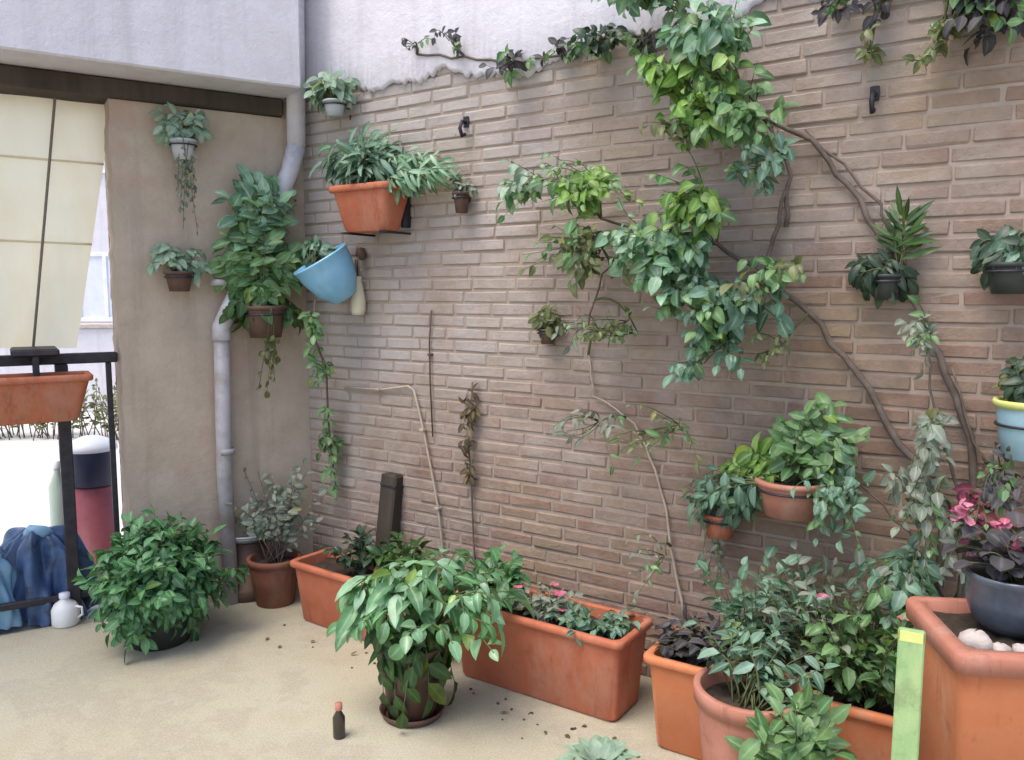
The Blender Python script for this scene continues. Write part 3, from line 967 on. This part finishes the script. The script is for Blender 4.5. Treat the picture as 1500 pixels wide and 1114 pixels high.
# tall orange planter at the right edge
TP = 1.86
q0 = at(1362, 935, TP - .17); ztop = q0.z - .045
tp = thing("tall_planter", "tall square orange terracotta planter in the near right corner", "planter", Vector((q0.x + .275, TP + .0, 0)), R(-8))
def sqring(h, z, cr=.03):
    out = []
    for qx, qy, a0 in ((1, 1, 0), (-1, 1, 90), (-1, -1, 180), (1, -1, 270)):
        for k in range(5):
            a = R(a0 + 90 * k / 4)
            out.append(Vector((qx * (h - cr) + cr * math.cos(a), qy * (h - cr) + cr * math.sin(a), z)))
    return out
def sqloft(rings, name, mat, root):
    m = MB(); n = 20; P = [p for r_ in rings for p in r_]; fs = []
    for i in range(len(rings) - 1):
        for k in range(n):
            fs.append((i * n + k, i * n + (k + 1) % n, (i + 1) * n + (k + 1) % n, (i + 1) * n + k))
    m.add(P, fs); return m.build(name, mat, root)
hw = .175
o = sqloft([sqring(.001, 0, .0005), sqring(hw - .05, 0), sqring(hw - .012, ztop - .05)], "body", TERRA2, tp)
sqloft([sqring(hw - .014, ztop - .05), sqring(hw + .004, ztop - .048), sqring(hw + .006, ztop - .008), sqring(hw, ztop), sqring(hw - .03, ztop), sqring(hw - .034, ztop - .05)], "rim", TERRA3, tp)
m = MB(); P = []; fs = []
for j in range(11):
    for i in range(11):
        P.append(((hw - .034) * (i / 5 - 1), (hw - .034) * (j / 5 - 1), ztop - .03 + rnd(-.008, .008)))
for j in range(10):
    for i in range(10):
        a = j * 11 + i; fs.append((a, a + 1, a + 12, a + 11))
m.add(P, fs); m.build("soil", SOIL, tp)
TM = Matrix.Translation(tp.location) @ Matrix.Rotation(tp.rotation_euler.z, 4, 'Z')
for i, (x, y, r_) in enumerate(((-.105, -.085, .034), (-.065, -.115, .022), (.04, -.105, .038), (.105, -.09, .028), (-.02, -.115, .022))):
    t = thing("pale_stone", ["pale rounded stone at the left corner of the tall planter", "small flat pale stone at the front rim of the tall planter", "largest pale stone in the middle of the tall planter", "pale stone at the right end of the row in the tall planter", "smallest pale stone behind the others in the tall planter"][i], "stone", TM @ Vector((x, y, ztop - .026)), rnd(0, 3), "pale stones on the tall planter's soil")
    m = MB(); m.lathe([(.001, -.004), (r_ * .7, 0), (r_, r_ * .45), (r_ * .85, r_ * .95), (r_ * .4, r_ * 1.3), (.001, r_ * 1.35)], 14, wob=.2); m.v = [tuple(Vector(p) + rvec(r_ * .09)) for p in m.v]; m.build("rock", STONE, t)
# slate blue glazed bowl with pink pelargonium on the planter
bq = TM @ Vector((.02, .045, ztop - .03))
gb = thing("pelargonium_bowl", "dark slate blue glazed bowl with pink flowers standing on the tall planter", "pot plant", bq)
m = MB(); m.lathe([(.001, 0), (.05, 0), (.08, .03), (.098, .08), (.098, .13), (.106, .142), (.104, .15), (.092, .146), (.088, .12)], 32); p = m.build("bowl", NAVYGLAZE, gb)
m = MB(); m.lathe([(.001, .132), (.09, .13)], 20); m.build("soil", SOIL, p)
ml, ms, mf = MB(), MB(), MB()
for k in range(26):
    a = rnd(0, 6.28); rr = rnd(.02, .13)
    tip = Vector((rr * math.cos(a), rr * math.sin(a), rnd(.17, .27)))
    spray(ml, ms, (rnd(-.03, .03), rnd(-.03, .03), .13), tip, 4, .05, .045, .02, .003, .4, UP, .6, 'round', .4, .2, .02)
    if k % 5 == 0:
        c = tip + Vector((0, 0, .02)); mf = MB()
        mf.lathe([(.001, -.012), (.010, 0), (.001, .012)], 8, c)
        for q in range(14):
            mf.leaf(c + rvec(.018), (rvec(1) + Vector((0, 0, .5))), UP, .026, .022, 'round', .4, .2, 3)
        mf.build("flower", PINK, gb)
ml.build("foliage", L_PURPLE, gb); ms.build("stem", STEM, gb)
# pale green board leaning on the planter
b0 = at(1317, 1240, 1.60); b0.z = 0
b1 = at(1336, 922, 1.695)
bd = thing("green_board", "narrow pale green painted board leaning on the tall orange planter", "board", b0)
dv = b1 - b0
MM = Vector(dv).to_track_quat('Z', 'Y').to_matrix().to_4x4()
m = MB(); m.box((-.026, -.009, 0), (.026, .009, dv.length), .003, 0, MM); m.build("plank", BOARD, bd, False)
m = MB(); m.box((-.0265, -.0095, dv.length - .03), (.0265, .0095, dv.length - .0005), .004, 0, MM); m.build("end_cap", YELLOW, bd, False)

# ================================================================== WALL POTS AND CLIMBERS
GW = "pots fixed to the walls"
def wall_plant(name, label, Wl, px, py, r, h, potm, gap=None, group=GW, cat="wall pot", taper=.72):
    gap = (r + .02) if gap is None else gap
    p = Wl.on(px, py, gap)
    t = thing(name, label, cat, p - Vector((0, 0, h)), Wl.rz, group)
    add_pot(t, r, h, potm, min(.02, h * .15), taper, n=24)
    wall_ring(t, r * .93, h * .72, IRON, gap)
    return t
def sprays(t, leafm, n, zc, rx, ry, rz2, L, W, leaves=6, root=(0, 0, 0), cx=0, shape='ovate', stem=STEM, sag=.03, t0=.35, name="foliage", stemname="stem", face=(0, -1, .7), fj=.6, droop=.4, bend=.7, ymax=.05, seg=4, cy=0):
    ml, ms = MB(), MB()
    for k in range(n):
        v = rvec(1)
        while v.length > 1: v = rvec(1)
        tip = Vector((cx + v.x * rx, min(ymax, cy + v.y * ry), zc + v.z * rz2))
        rt = Vector(root) + Vector((rnd(-.02, .02), rnd(-.02, .02), 0))
        spray(ml, ms, rt, tip, leaves, L, W, sag, .0026, t0, Vector(face), fj, shape, bend, droop, .02, seg)
    ml.build(name, leafm, t); ms.build(stemname, stem, t)

# left wall and corner
t = wall_plant("hanging_pot", "small grey pot with pale sage leaves high under the white overhang", WL, 268, 205, .055, .09, GREYPOT)
sprays(t, L_PALE, 26, .16, .12, .07, .10, .06, .03, 6, (0, 0, .08))
sprays(t, L_GREY, 10, -.22, .06, .04, .26, .035, .018, 9, (0, -.05, .09), name="trailing_foliage", stemname="trailing_stem", sag=.05)
t = wall_plant("hanging_pot", "small brown pot of pale green leaves on the rendered pier below the hanging grey pot", WL, 262, 398, .06, .09, BROWNPOT)
sprays(t, L_PALE, 22, .14, .13, .07, .08, .06, .03, 6, (0, 0, .08))
t = wall_plant("hanging_pot", "large brown wall pot of lush green foliage left of the light blue pot", WL, 388, 448, .10, .15, BROWNPOT, .13)
sprays(t, L_CYAN, 46, .66, .17, .10, .10, .10, .055, 6, (0, 0, .14), sag=.06, droop=.5)
sprays(t, L_MID, 54, .36, .22, .11, .22, .09, .05, 7, (0, 0, .14), name="middle_foliage", stemname="middle_stem", sag=.05, droop=.5)
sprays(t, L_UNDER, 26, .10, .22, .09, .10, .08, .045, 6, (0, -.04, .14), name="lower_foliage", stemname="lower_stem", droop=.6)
sprays(t, L_OLIVE, 8, -.16, .07, .05, .14, .05, .025, 6, (0, -.09, .14), name="trailing_foliage", stemname="trailing_stem")

# light blue bowl pot
p = WM.on(485, 405, .17)
t = thing("blue_pot", "light blue glazed bowl pot tilted out from the wall beside the lush foliage", "wall pot", p, WM.rz, GW)
MM = Matrix.Rotation(R(28), 4, 'X') @ Matrix.Rotation(R(-16), 4, 'Y')
m = MB(); m.lathe([(.001, -.12), (.05, -.12), (.06, -.115), (.105, -.05), (.128, .03), (.135, .085), (.139, .09), (.136, .097), (.128, .094), (.12, .05), (.11, .02)], 36, M=MM); pb = m.build("pot", BLUE, t)
m = MB(); m.lathe([(.001, .055), (.06, .058), (.12, .052)], 24, M=MM); m.build("soil", SOIL, pb)
m = MB(); m.tube([(0, .10, -.02), (0, .19, .02)], .008, 8); m.tube([(0, .165, .08), (0, .165, -.1)], .008, 8); m.build("bracket", IRON, t)
sprays(t, L_TEAL, 20, .12, .12, .08, .06, .07, .04, 6, (-.05, -.05, .06), cx=-.10)
ml, ms = MB(), MB()
I = inv(t)
path = [I @ WM.on(*q) for q in ((462, 440, .26), (458, 490, .22), (478, 540, .12), (480, 600, .08), (484, 650, .06), (492, 715, .06))]
ms.tube(path, [.006, .006, .005, .005, .004, .003], 6)
for i in range(len(path) - 1):
    for k in range(7 if i < 2 else (3 if i == 2 else 9)):
        a_ = path[i].lerp(path[i + 1], rnd(0, 1))
        spray(ml, ms, a_, a_ + Vector((rnd(-.08, .08), rnd(-.06, .0), rnd(-.08, .02))), 4, .055, .03, .01, .002, .2, Vector((0, -1, .5)), .5)
ml.build("trailing_foliage", L_MID, t); ms.build("trailing_stem", WOODSTEM, t)

# cream vase on a maroon hook
p = WM.on(525, 462, .045)
t = thing("cream_vase", "slim cream ceramic vase hanging on the wall right of the light blue pot", "vase", p, WM.rz)
m = MB(); m.lathe([(.001, 0), (.026, 0), (.034, .02), (.036, .07), (.026, .13), (.017, .16), (.021, .18), (.018, .182), (.014, .16)], 24); m.build("body", CERAMIC, t)
hz = WM.on(531, 372, .03).z - p.z
m = MB(); m.lathe([(.001, -.03), (.018, -.025), (.026, 0), (.018, .025), (.001, .03)], 16, (.012, .012, hz)); m.tube([(.012, .012, hz), (.012, .06, hz)], .008, 8); m.build("hook", BROWNPOT, t)
m = MB(); m.tube([(.012, -.006, hz), (.02, -.008, hz - .08), (.0, -.005, .168)], .003, 5); m.tube([(.012, -.006, hz), (-.01, -.008, hz - .08), (0, -.005, .168)], .003, 5); m.build("string", CORD, t)

# terracotta trough on the wall
p = WM.on(545, 340, .13)
t = thing("wall_trough", "terracotta wall trough high on the bricks overflowing with blue green spiky leaves", "wall pot", p, WM.rz, GW)
trough(t, .34, .19, .20, TERRA, .08, .03)
m = MB()
for x in (-.11, .11): m.box((x - .01, .08, .02), (x + .01, .14, .16), .002); m.box((x - .01, -.08, -.010), (x + .01, .14, -.001), .002)
m.build("bracket", IRON, t)
sprays(t, L_TEAL, 60, .34, .26, .10, .11, .11, .026, 7, (0, 0, .16), shape='strap', cx=-.06, sag=.04, droop=.3)
sprays(t, L_CYAN, 38, .24, .22, .10, .09, .09, .022, 7, (.1, 0, .16), shape='strap', cx=.24, sag=.05, name="spilling_foliage", stemname="spilling_stem")
t = wall_plant("small_wall_pot", "tiny dark brown pot on the bricks right of the wall trough", WM, 676, 282, .035, .085, BROWNPOT)
sprays(t, L_GREY, 14, .10, .06, .04, .05, .045, .02, 5, (0, 0, .08))
t = wall_plant("small_wall_pot", "small pot of pale green leaves highest in the corner beside the pipe", WM, 490, 148, .05, .07, GREYPOT, .10)
sprays(t, L_PALE, 30, .12, .13, .08, .075, .07, .04, 6, (0, 0, .06), cx=-.03)
t = wall_plant("small_wall_pot", "small olive rosette in a tiny pot alone on the bare bricks", WM, 802, 482, .035, .06, BROWNPOT)
sprays(t, L_OLIVE, 24, .08, .07, .05, .06, .05, .026, 5, (0, 0, .05))
# hooks
GH = "iron hooks on the brick wall"
for px, py, lab in ((681, 190, "black iron hook on the bricks above the tiny brown pot"), (1280, 152, "black iron hook high on the bare bricks at the upper right")):
    t = thing("wall_hook", lab, "hook", WM.on(px, py, .02), WM.rz, GH)
    m = MB(); m.tube([(0, .03, .03), (0, -.02, .03), (0, -.035, .0), (0, -.02, -.03), (0, 0, -.02)], .008, 8); m.build("shank", IRON, t)
    m = MB(); m.box((-.014, .005, .01), (.014, .012, .055), .002); m.build("plate", IRON, t, False)

# thin pale cable that drops along the wall
t = thing("pale_cable", "thin pale bent cable running across and down the bare bricks", "cable", WM.on(610, 565, .02), WM.rz)
I = inv(t)
m = MB(); m.tube([I @ WM.on(*q) for q in ((505, 568, .02), (560, 571, .018), (598, 566, .018), (606, 572, .018), (618, 620, .02), (632, 690, .022), (641, 740, .022), (648, 800, .02), (652, 870, .02))], .0055, 7)
m.build("wire", DRYSTEM, t)
for q in ((556, 570), (620, 630), (642, 745)):
    m = MB(); c = I @ WM.on(*q, .015); m.box((c.x - .012, -.012, c.z - .006), (c.x + .012, .03, c.z + .006), .002)
    m.build("clip", DRYSTEM, t, False)
t = thing("thin_cable", "thin dark cable running straight down the middle of the brick wall", "cable", WM.on(630, 480, .016), WM.rz)
I = inv(t)
m = MB(); m.tube([I @ WM.on(*q) for q in ((632, 455, .016), (629, 500, .016), (630, 560, .016), (634, 640, .016))], .0035, 6); m.build("wire", BROWNPOT, t)
m = MB(); c = I @ WM.on(630, 520, .015); m.box((c.x - .01, -.008, c.z - .005), (c.x + .01, .02, c.z + .005), .002); m.build("clip", BROWNPOT, t, False)

# withered stem
t = thing("withered_stem", "withered brown climbing stem alone on the middle of the brick wall", "plant", WM.on(688, 640, .03), WM.rz)
I = inv(t); ml, ms = MB(), MB()
pth = [I @ WM.on(*q) for q in ((692, 560, .02), (690, 610, .03), (686, 650, .03), (690, 700, .02), (694, 800, .02), (700, 862, .02))]
ms.tube(pth, .004, 6)
for k in range(26):
    a_ = pth[0].lerp(pth[2], rnd(.1, 1)) if k < 20 else pth[2].lerp(pth[3], rnd(0, 1))
    spray(ml, ms, a_, a_ + Vector((rnd(-.03, .03), rnd(-.03, 0), rnd(-.05, .03))), 3, .05, .022, 0, .0015, .2, Vector((0, -1, .2)), .5, droop=.8)
ml.build("foliage", L_DRY, t); ms.build("stem", WOODSTEM, t)

# ---- climbers: trunk path given in wall pixels, foliage in blobs along it
def climber(label, base, trunks, blobs, name="climbing_vine", group=None, Wl=WM, trunkm=WOODSTEM):
    t = thing(name, label, "climber", base, Wl.rz, group)
    I = inv(t)
    allp = []
    for path, r0, r1 in trunks:
        pts = [I @ Wl.on(*q) for q in path]
        fine = []
        for i in range(len(pts) - 1):
            for k in range(4):
                fine.append(pts[i].lerp(pts[i + 1], k / 4) + Vector((rnd(-.008, .008), rnd(-.006, .006), rnd(-.008, .008))))
        fine.append(pts[-1])
        m = MB(); n = len(fine)
        m.tube(fine, [r0 + (r1 - r0) * i / (n - 1) for i in range(n)], 8)
        m.build("trunk", trunkm, t)
        allp += fine
    for (px0, px1, py0, py1, mat, n, L, W) in blobs:
        c0, c1 = I @ Wl.on(px0, py1, .06), I @ Wl.on(px1, py0, .06)
        c = (c0 + c1) / 2
        hx, hz = (c1.x - c0.x) / 2, (c1.z - c0.z) / 2
        ml, ms, mo = MB(), MB(), MB()
        root = min(allp, key=lambda q: (q - c).length)
        # a side shoot from the trunk into the clump, then many twigs off it
        far = c + (c - root).normalized() * min(hx, hz) * .6 if (c - root).length > .01 else c
        shoot = curve(root, far, .03, 6, .02)
        ms.tube(shoot, [.006 - .0006 * i for i in range(7)], 6)
        for k in range(int(n * .8)):
            v = Vector((random.gauss(0, .56), rnd(-1, 1), random.gauss(0, .52)))
            tip = Vector((c.x + v.x * hx, min(-.0, -.07 + v.y * .07), c.z + v.z * hz))
            sroot = min(shoot, key=lambda q: (q - tip).length)
            a_ = sroot.lerp(tip, .1)
            q = rnd(.55, 1.1)
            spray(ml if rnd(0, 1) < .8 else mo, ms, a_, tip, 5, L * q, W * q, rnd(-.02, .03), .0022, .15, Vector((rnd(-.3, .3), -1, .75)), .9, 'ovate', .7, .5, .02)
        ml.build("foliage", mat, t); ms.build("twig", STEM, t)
        if mo.v: mo.build("mid_green_foliage", L_MID, t)  # a random share of the sprays takes the mid green
    return t
MC = Matrix.Translation(C_.location) @ Matrix.Rotation(C_.rotation_euler.z, 4, 'Z')
climber("large climbing vine with bright green leaves at the top of the brick wall", MC @ Vector((.30, .08, .27)),
        [(((1395, 900, .06), (1432, 760, .04), (1420, 640, .03), (1372, 520, .03), (1340, 440, .03), (1310, 372, .03), (1240, 270, .03), (1188, 205, .04), (1120, 170, .05), (1060, 90, .05), (1000, 20, .05)), .013, .006),
         (((1310, 372, .03), (1290, 300, .03), (1180, 190, .03)), .006, .004),
         (((1150, 330, .03), (1158, 260, .03), (1120, 170, .05)), .008, .006)],
        [(900, 1080, -45, 50, L_CYAN, 60, .085, .05), (1010, 1125, 30, 115, L_CYAN, 70, .085, .05), (985, 1045, 85, 150, L_BRIGHT, 40, .08, .045),
         (1020, 1100, 115, 210, L_BRIGHT, 60, .075, .042), (1080, 1160, 140, 230, L_MID, 44, .07, .04), (1110, 1180, 190, 290, L_TEAL, 24, .06, .034), (1000, 1060, 190, 215, L_OLIVE, 14, .06, .03)])
climber("climbing vine of blue green leaves massed midway up the brick wall", MC @ Vector((.12, .10, .27)),
        [(((1372, 900, .05), (1385, 740, .03), (1320, 650, .03), (1255, 545, .03), (1185, 455, .03), (1120, 400, .05), (1050, 360, .06), (960, 350, .06), (880, 320, .05)), .014, .005),
         (((1120, 400, .05), (1140, 330, .04), (1150, 280, .04)), .009, .006), (((960, 350, .06), (880, 400, .04), (862, 480, .03)), .005, .003)],
        [(770, 860, 240, 310, L_PALE, 22, .065, .036), (835, 945, 240, 320, L_BRIGHT, 50, .07, .04), (835, 940, 330, 415, L_OLIVE, 50, .065, .036), (930, 1010, 315, 400, L_CYAN, 54, .075, .044),
         (1000, 1085, 265, 360, L_BRIGHT, 70, .07, .042), (960, 1075, 350, 450, L_CYAN, 70, .075, .044), (1030, 1155, 390, 500, L_TEAL, 80, .07, .04), (1020, 1060, 490, 560, L_TEAL, 18, .06, .034),
         (1120, 1200, 370, 440, L_OLIVE, 24, .06, .034), (880, 960, 440, 510, L_OLIVE, 14, .05, .03), (1130, 1160, 480, 540, L_OLIVE, 8, .05, .02)])
# slender pale climber with sparse leaves
climber("slender pale climber with sparse thin leaves on the bricks below the middle vine", MC @ Vector((-.35, .10, .27)),
        [(((1000, 905, .03), (985, 800, .02), (960, 690, .02), (930, 620, .02), (870, 580, .02), (862, 520, .02)), .006, .003)],
        [(850, 960, 575, 650, L_GREY, 16, .05, .018), (925, 1030, 575, 680, L_OLIVE, 14, .05, .018), (850, 900, 470, 520, L_GREY, 8, .04, .018), (950, 1010, 760, 850, L_GREY, 8, .04, .02)],
        trunkm=DRYSTEM)

# pink terracotta wall pot with its plants
p = WM.on(1160, 700, .12)
t = wall_plant("wall_bowl", "pinkish terracotta wall pot with a bright green plant above the blue green tangle", WM, 1160, 702, .115, .12, TERRA3, .135)
sprays(t, L_MID, 46, .24, .15, .08, .16, .07, .038, 7, (0, 0, .1), cx=.08)
sprays(t, L_BRIGHT, 34, .14, .10, .07, .07, .07, .04, 6, (0, 0, .1), cx=-.14, name="bright_foliage", stemname="bright_stem")
sprays(t, L_TEAL, 40, .0, .16, .08, .06, .08, .03, 6, (-.06, -.05, .1), cx=-.26, name="trailing_foliage", stemname="trailing_stem", sag=.05)
t = wall_plant("wall_bowl", "small red terracotta wall pot low on the bricks beneath the pinkish one", WM, 1055, 752, .06, .085, TERRA, .085)
sprays(t, L_GREY, 18, .08, .10, .05, .07, .05, .024, 6, (0, 0, .07))
sprays(t, L_GREY, 6, -.14, .06, .04, .12, .04, .02, 8, (0, -.05, .08), name="trailing_foliage", stemname="trailing_stem")

# small wall pots on the right
t = wall_plant("small_wall_pot", "dark pot with a dark spiky plant on the right half of the brick wall", WM, 1300, 402, .045, .08, DARKPOT)
sprays(t, L_DARK, 34, .07, .10, .05, .06, .06, .024, 6, (0, 0, .06), cx=-.03)
sprays(t, L_UNDER, 10, .20, .035, .03, .08, .10, .02, 4, (.03, 0, .06), shape='strap', cx=.05, name="upright_foliage", stemname="upright_stem", droop=0, bend=.1)
t = wall_plant("small_wall_pot", "dark green pot of dark leaves at the right edge of the brick wall", WM, 1480, 385, .06, .09, DARKPOT)
sprays(t, L_DARK, 30, .11, .10, .06, .07, .06, .03, 6, (0, 0, .08))
sprays(t, L_TEAL, 16, .10, .09, .06, .06, .06, .03, 6, (0, 0, .08), name="pale_foliage", stemname="pale_stem")

# pale blue pot with yellow green rim at the right edge
p = WM.on(1512, 672, .14)
t = thing("enamel_pot", "pale blue enamel pot with a yellow green rim at the right edge of the wall", "wall pot", p, WM.rz, GW)
hh = WM.on(1512, 590, .14).z - p.z
m = MB(); m.lathe([(.001, 0), (.075, 0), (.08, .004), (.098, hh * .9), (.098, hh - .012)], 32); m.build("pot", PALEBLUE, t)
m = MB(); m.lathe([(.096, hh - .014), (.104, hh - .014), (.107, hh), (.104, hh + .008), (.093, hh + .004), (.092, hh - .02)], 32); m.build("rim", YELLOW, t)
m = MB(); m.lathe([(.001, hh - .02), (.093, hh - .022)], 20); m.build("soil", SOIL, t)
wall_ring(t, .09, hh * .6, IRON, .14)
sprays(t, L_DARK, 24, hh + .07, .09, .06, .06, .06, .03, 6, (0, 0, hh - .02))
sprays(t, L_OLIVE, 12, hh + .05, .09, .06, .04, .05, .026, 6, (0, 0, hh - .02), name="young_foliage", stemname="young_stem")

# tangle of grey green stems at the right, rooted in the orange trough
climber("grey green tangle of thin stems on the wall above the tall planter", MC @ Vector((.36, .06, .27)),
        [(((1400, 900, .08), (1420, 800, .06), (1400, 700, .05), (1370, 600, .04), (1352, 470, .03)), .007, .003), (((1420, 800, .06), (1440, 680, .05), (1395, 540, .04)), .006, .003), (((1400, 900, .08), (1330, 780, .06), (1250, 700, .05)), .006, .003)],
        [(1330, 1390, 440, 520, L_GREY, 16, .05, .024), (1340, 1420, 580, 700, L_GREY, 26, .055, .03), (1200, 1300, 640, 760, L_TEAL, 40, .055, .03), (1320, 1440, 680, 800, L_GREY, 50, .055, .03), (1280, 1400, 770, 880, L_TEAL, 54, .06, .034), (1440, 1500, 650, 730, L_PURPLE, 24, .055, .03), (1400, 1470, 700, 760, MAROON, 16, .05, .03)], name="tangled_climber")
# dark creeper along the edge of the white render
climber("dry dark creeper along the edge of the white render", WM.on(930, 60, .03),
        [(((610, 78, .03), (680, 85, .03), (760, 95, .03), (850, 72, .03), (930, 52, .03), (985, 40, .03), (1010, 20, .03)), .005, .006)],
        [(585, 630, 55, 80, L_PURPLE, 5, .04, .02), (640, 690, 50, 80, L_PURPLE, 8, .045, .024), (725, 775, 75, 110, L_PURPLE, 14, .05, .03), (790, 850, 60, 95, L_PURPLE, 10, .045, .024), (845, 930, 35, 85, L_DARK, 34, .055, .032), (900, 990, 40, 90, L_PURPLE, 14, .05, .03)], name="dry_creeper")
climber("dark purple creeper hanging at the upper right corner", WM.on(1480, 10, .03),
        [(((1570, -40, .03), (1450, -30, .03), (1330, -20, .03), (1250, -5, .03), (1210, 20, .03)), .008, .004)],
        [(1200, 1270, -20, 40, L_PURPLE, 14, .05, .028), (1260, 1330, -40, 30, L_PURPLE, 16, .05, .028), (1360, 1410, 20, 55, L_OLIVE, 10, .05, .028), (1400, 1530, -50, 50, L_PURPLE, 60, .06, .034), (1340, 1395, 70, 95, L_OLIVE, 8, .045, .024), (1250, 1300, 55, 85, L_OLIVE, 8, .045, .024), (1380, 1460, -40, 10, L_DARK, 30, .055, .03)], name="dry_creeper")

# dry leaves and crumbs of soil lying along the foot of the pots
ml = MB()
for k in range(70):
    tr_ = random.choice((A_, B_, C_))
    MT = Matrix.Translation(tr_.location) @ Matrix.Rotation(tr_.rotation_euler.z, 4, 'Z')
    p = MT @ Vector((rnd(-.45, .45), -.16 - abs(random.gauss(0, .10)), .004))
    if k < 26:
        ml.leaf(p, Vector((rnd(-1, 1), rnd(-1, 1), .12)), UP + rvec(.3), rnd(.02, .04), rnd(.01, .018), 'ovate', rnd(-.3, .9), .3, 4)
    else:
        r_ = rnd(.002, .006)
        ml.box((p.x - r_, p.y - r_, 0.0), (p.x + r_, p.y + r_ * .8, r_ * 1.3), r_ * .5, r_ * .2)
tag(ml.build("leaf_litter", L_DRY), kind="stuff")
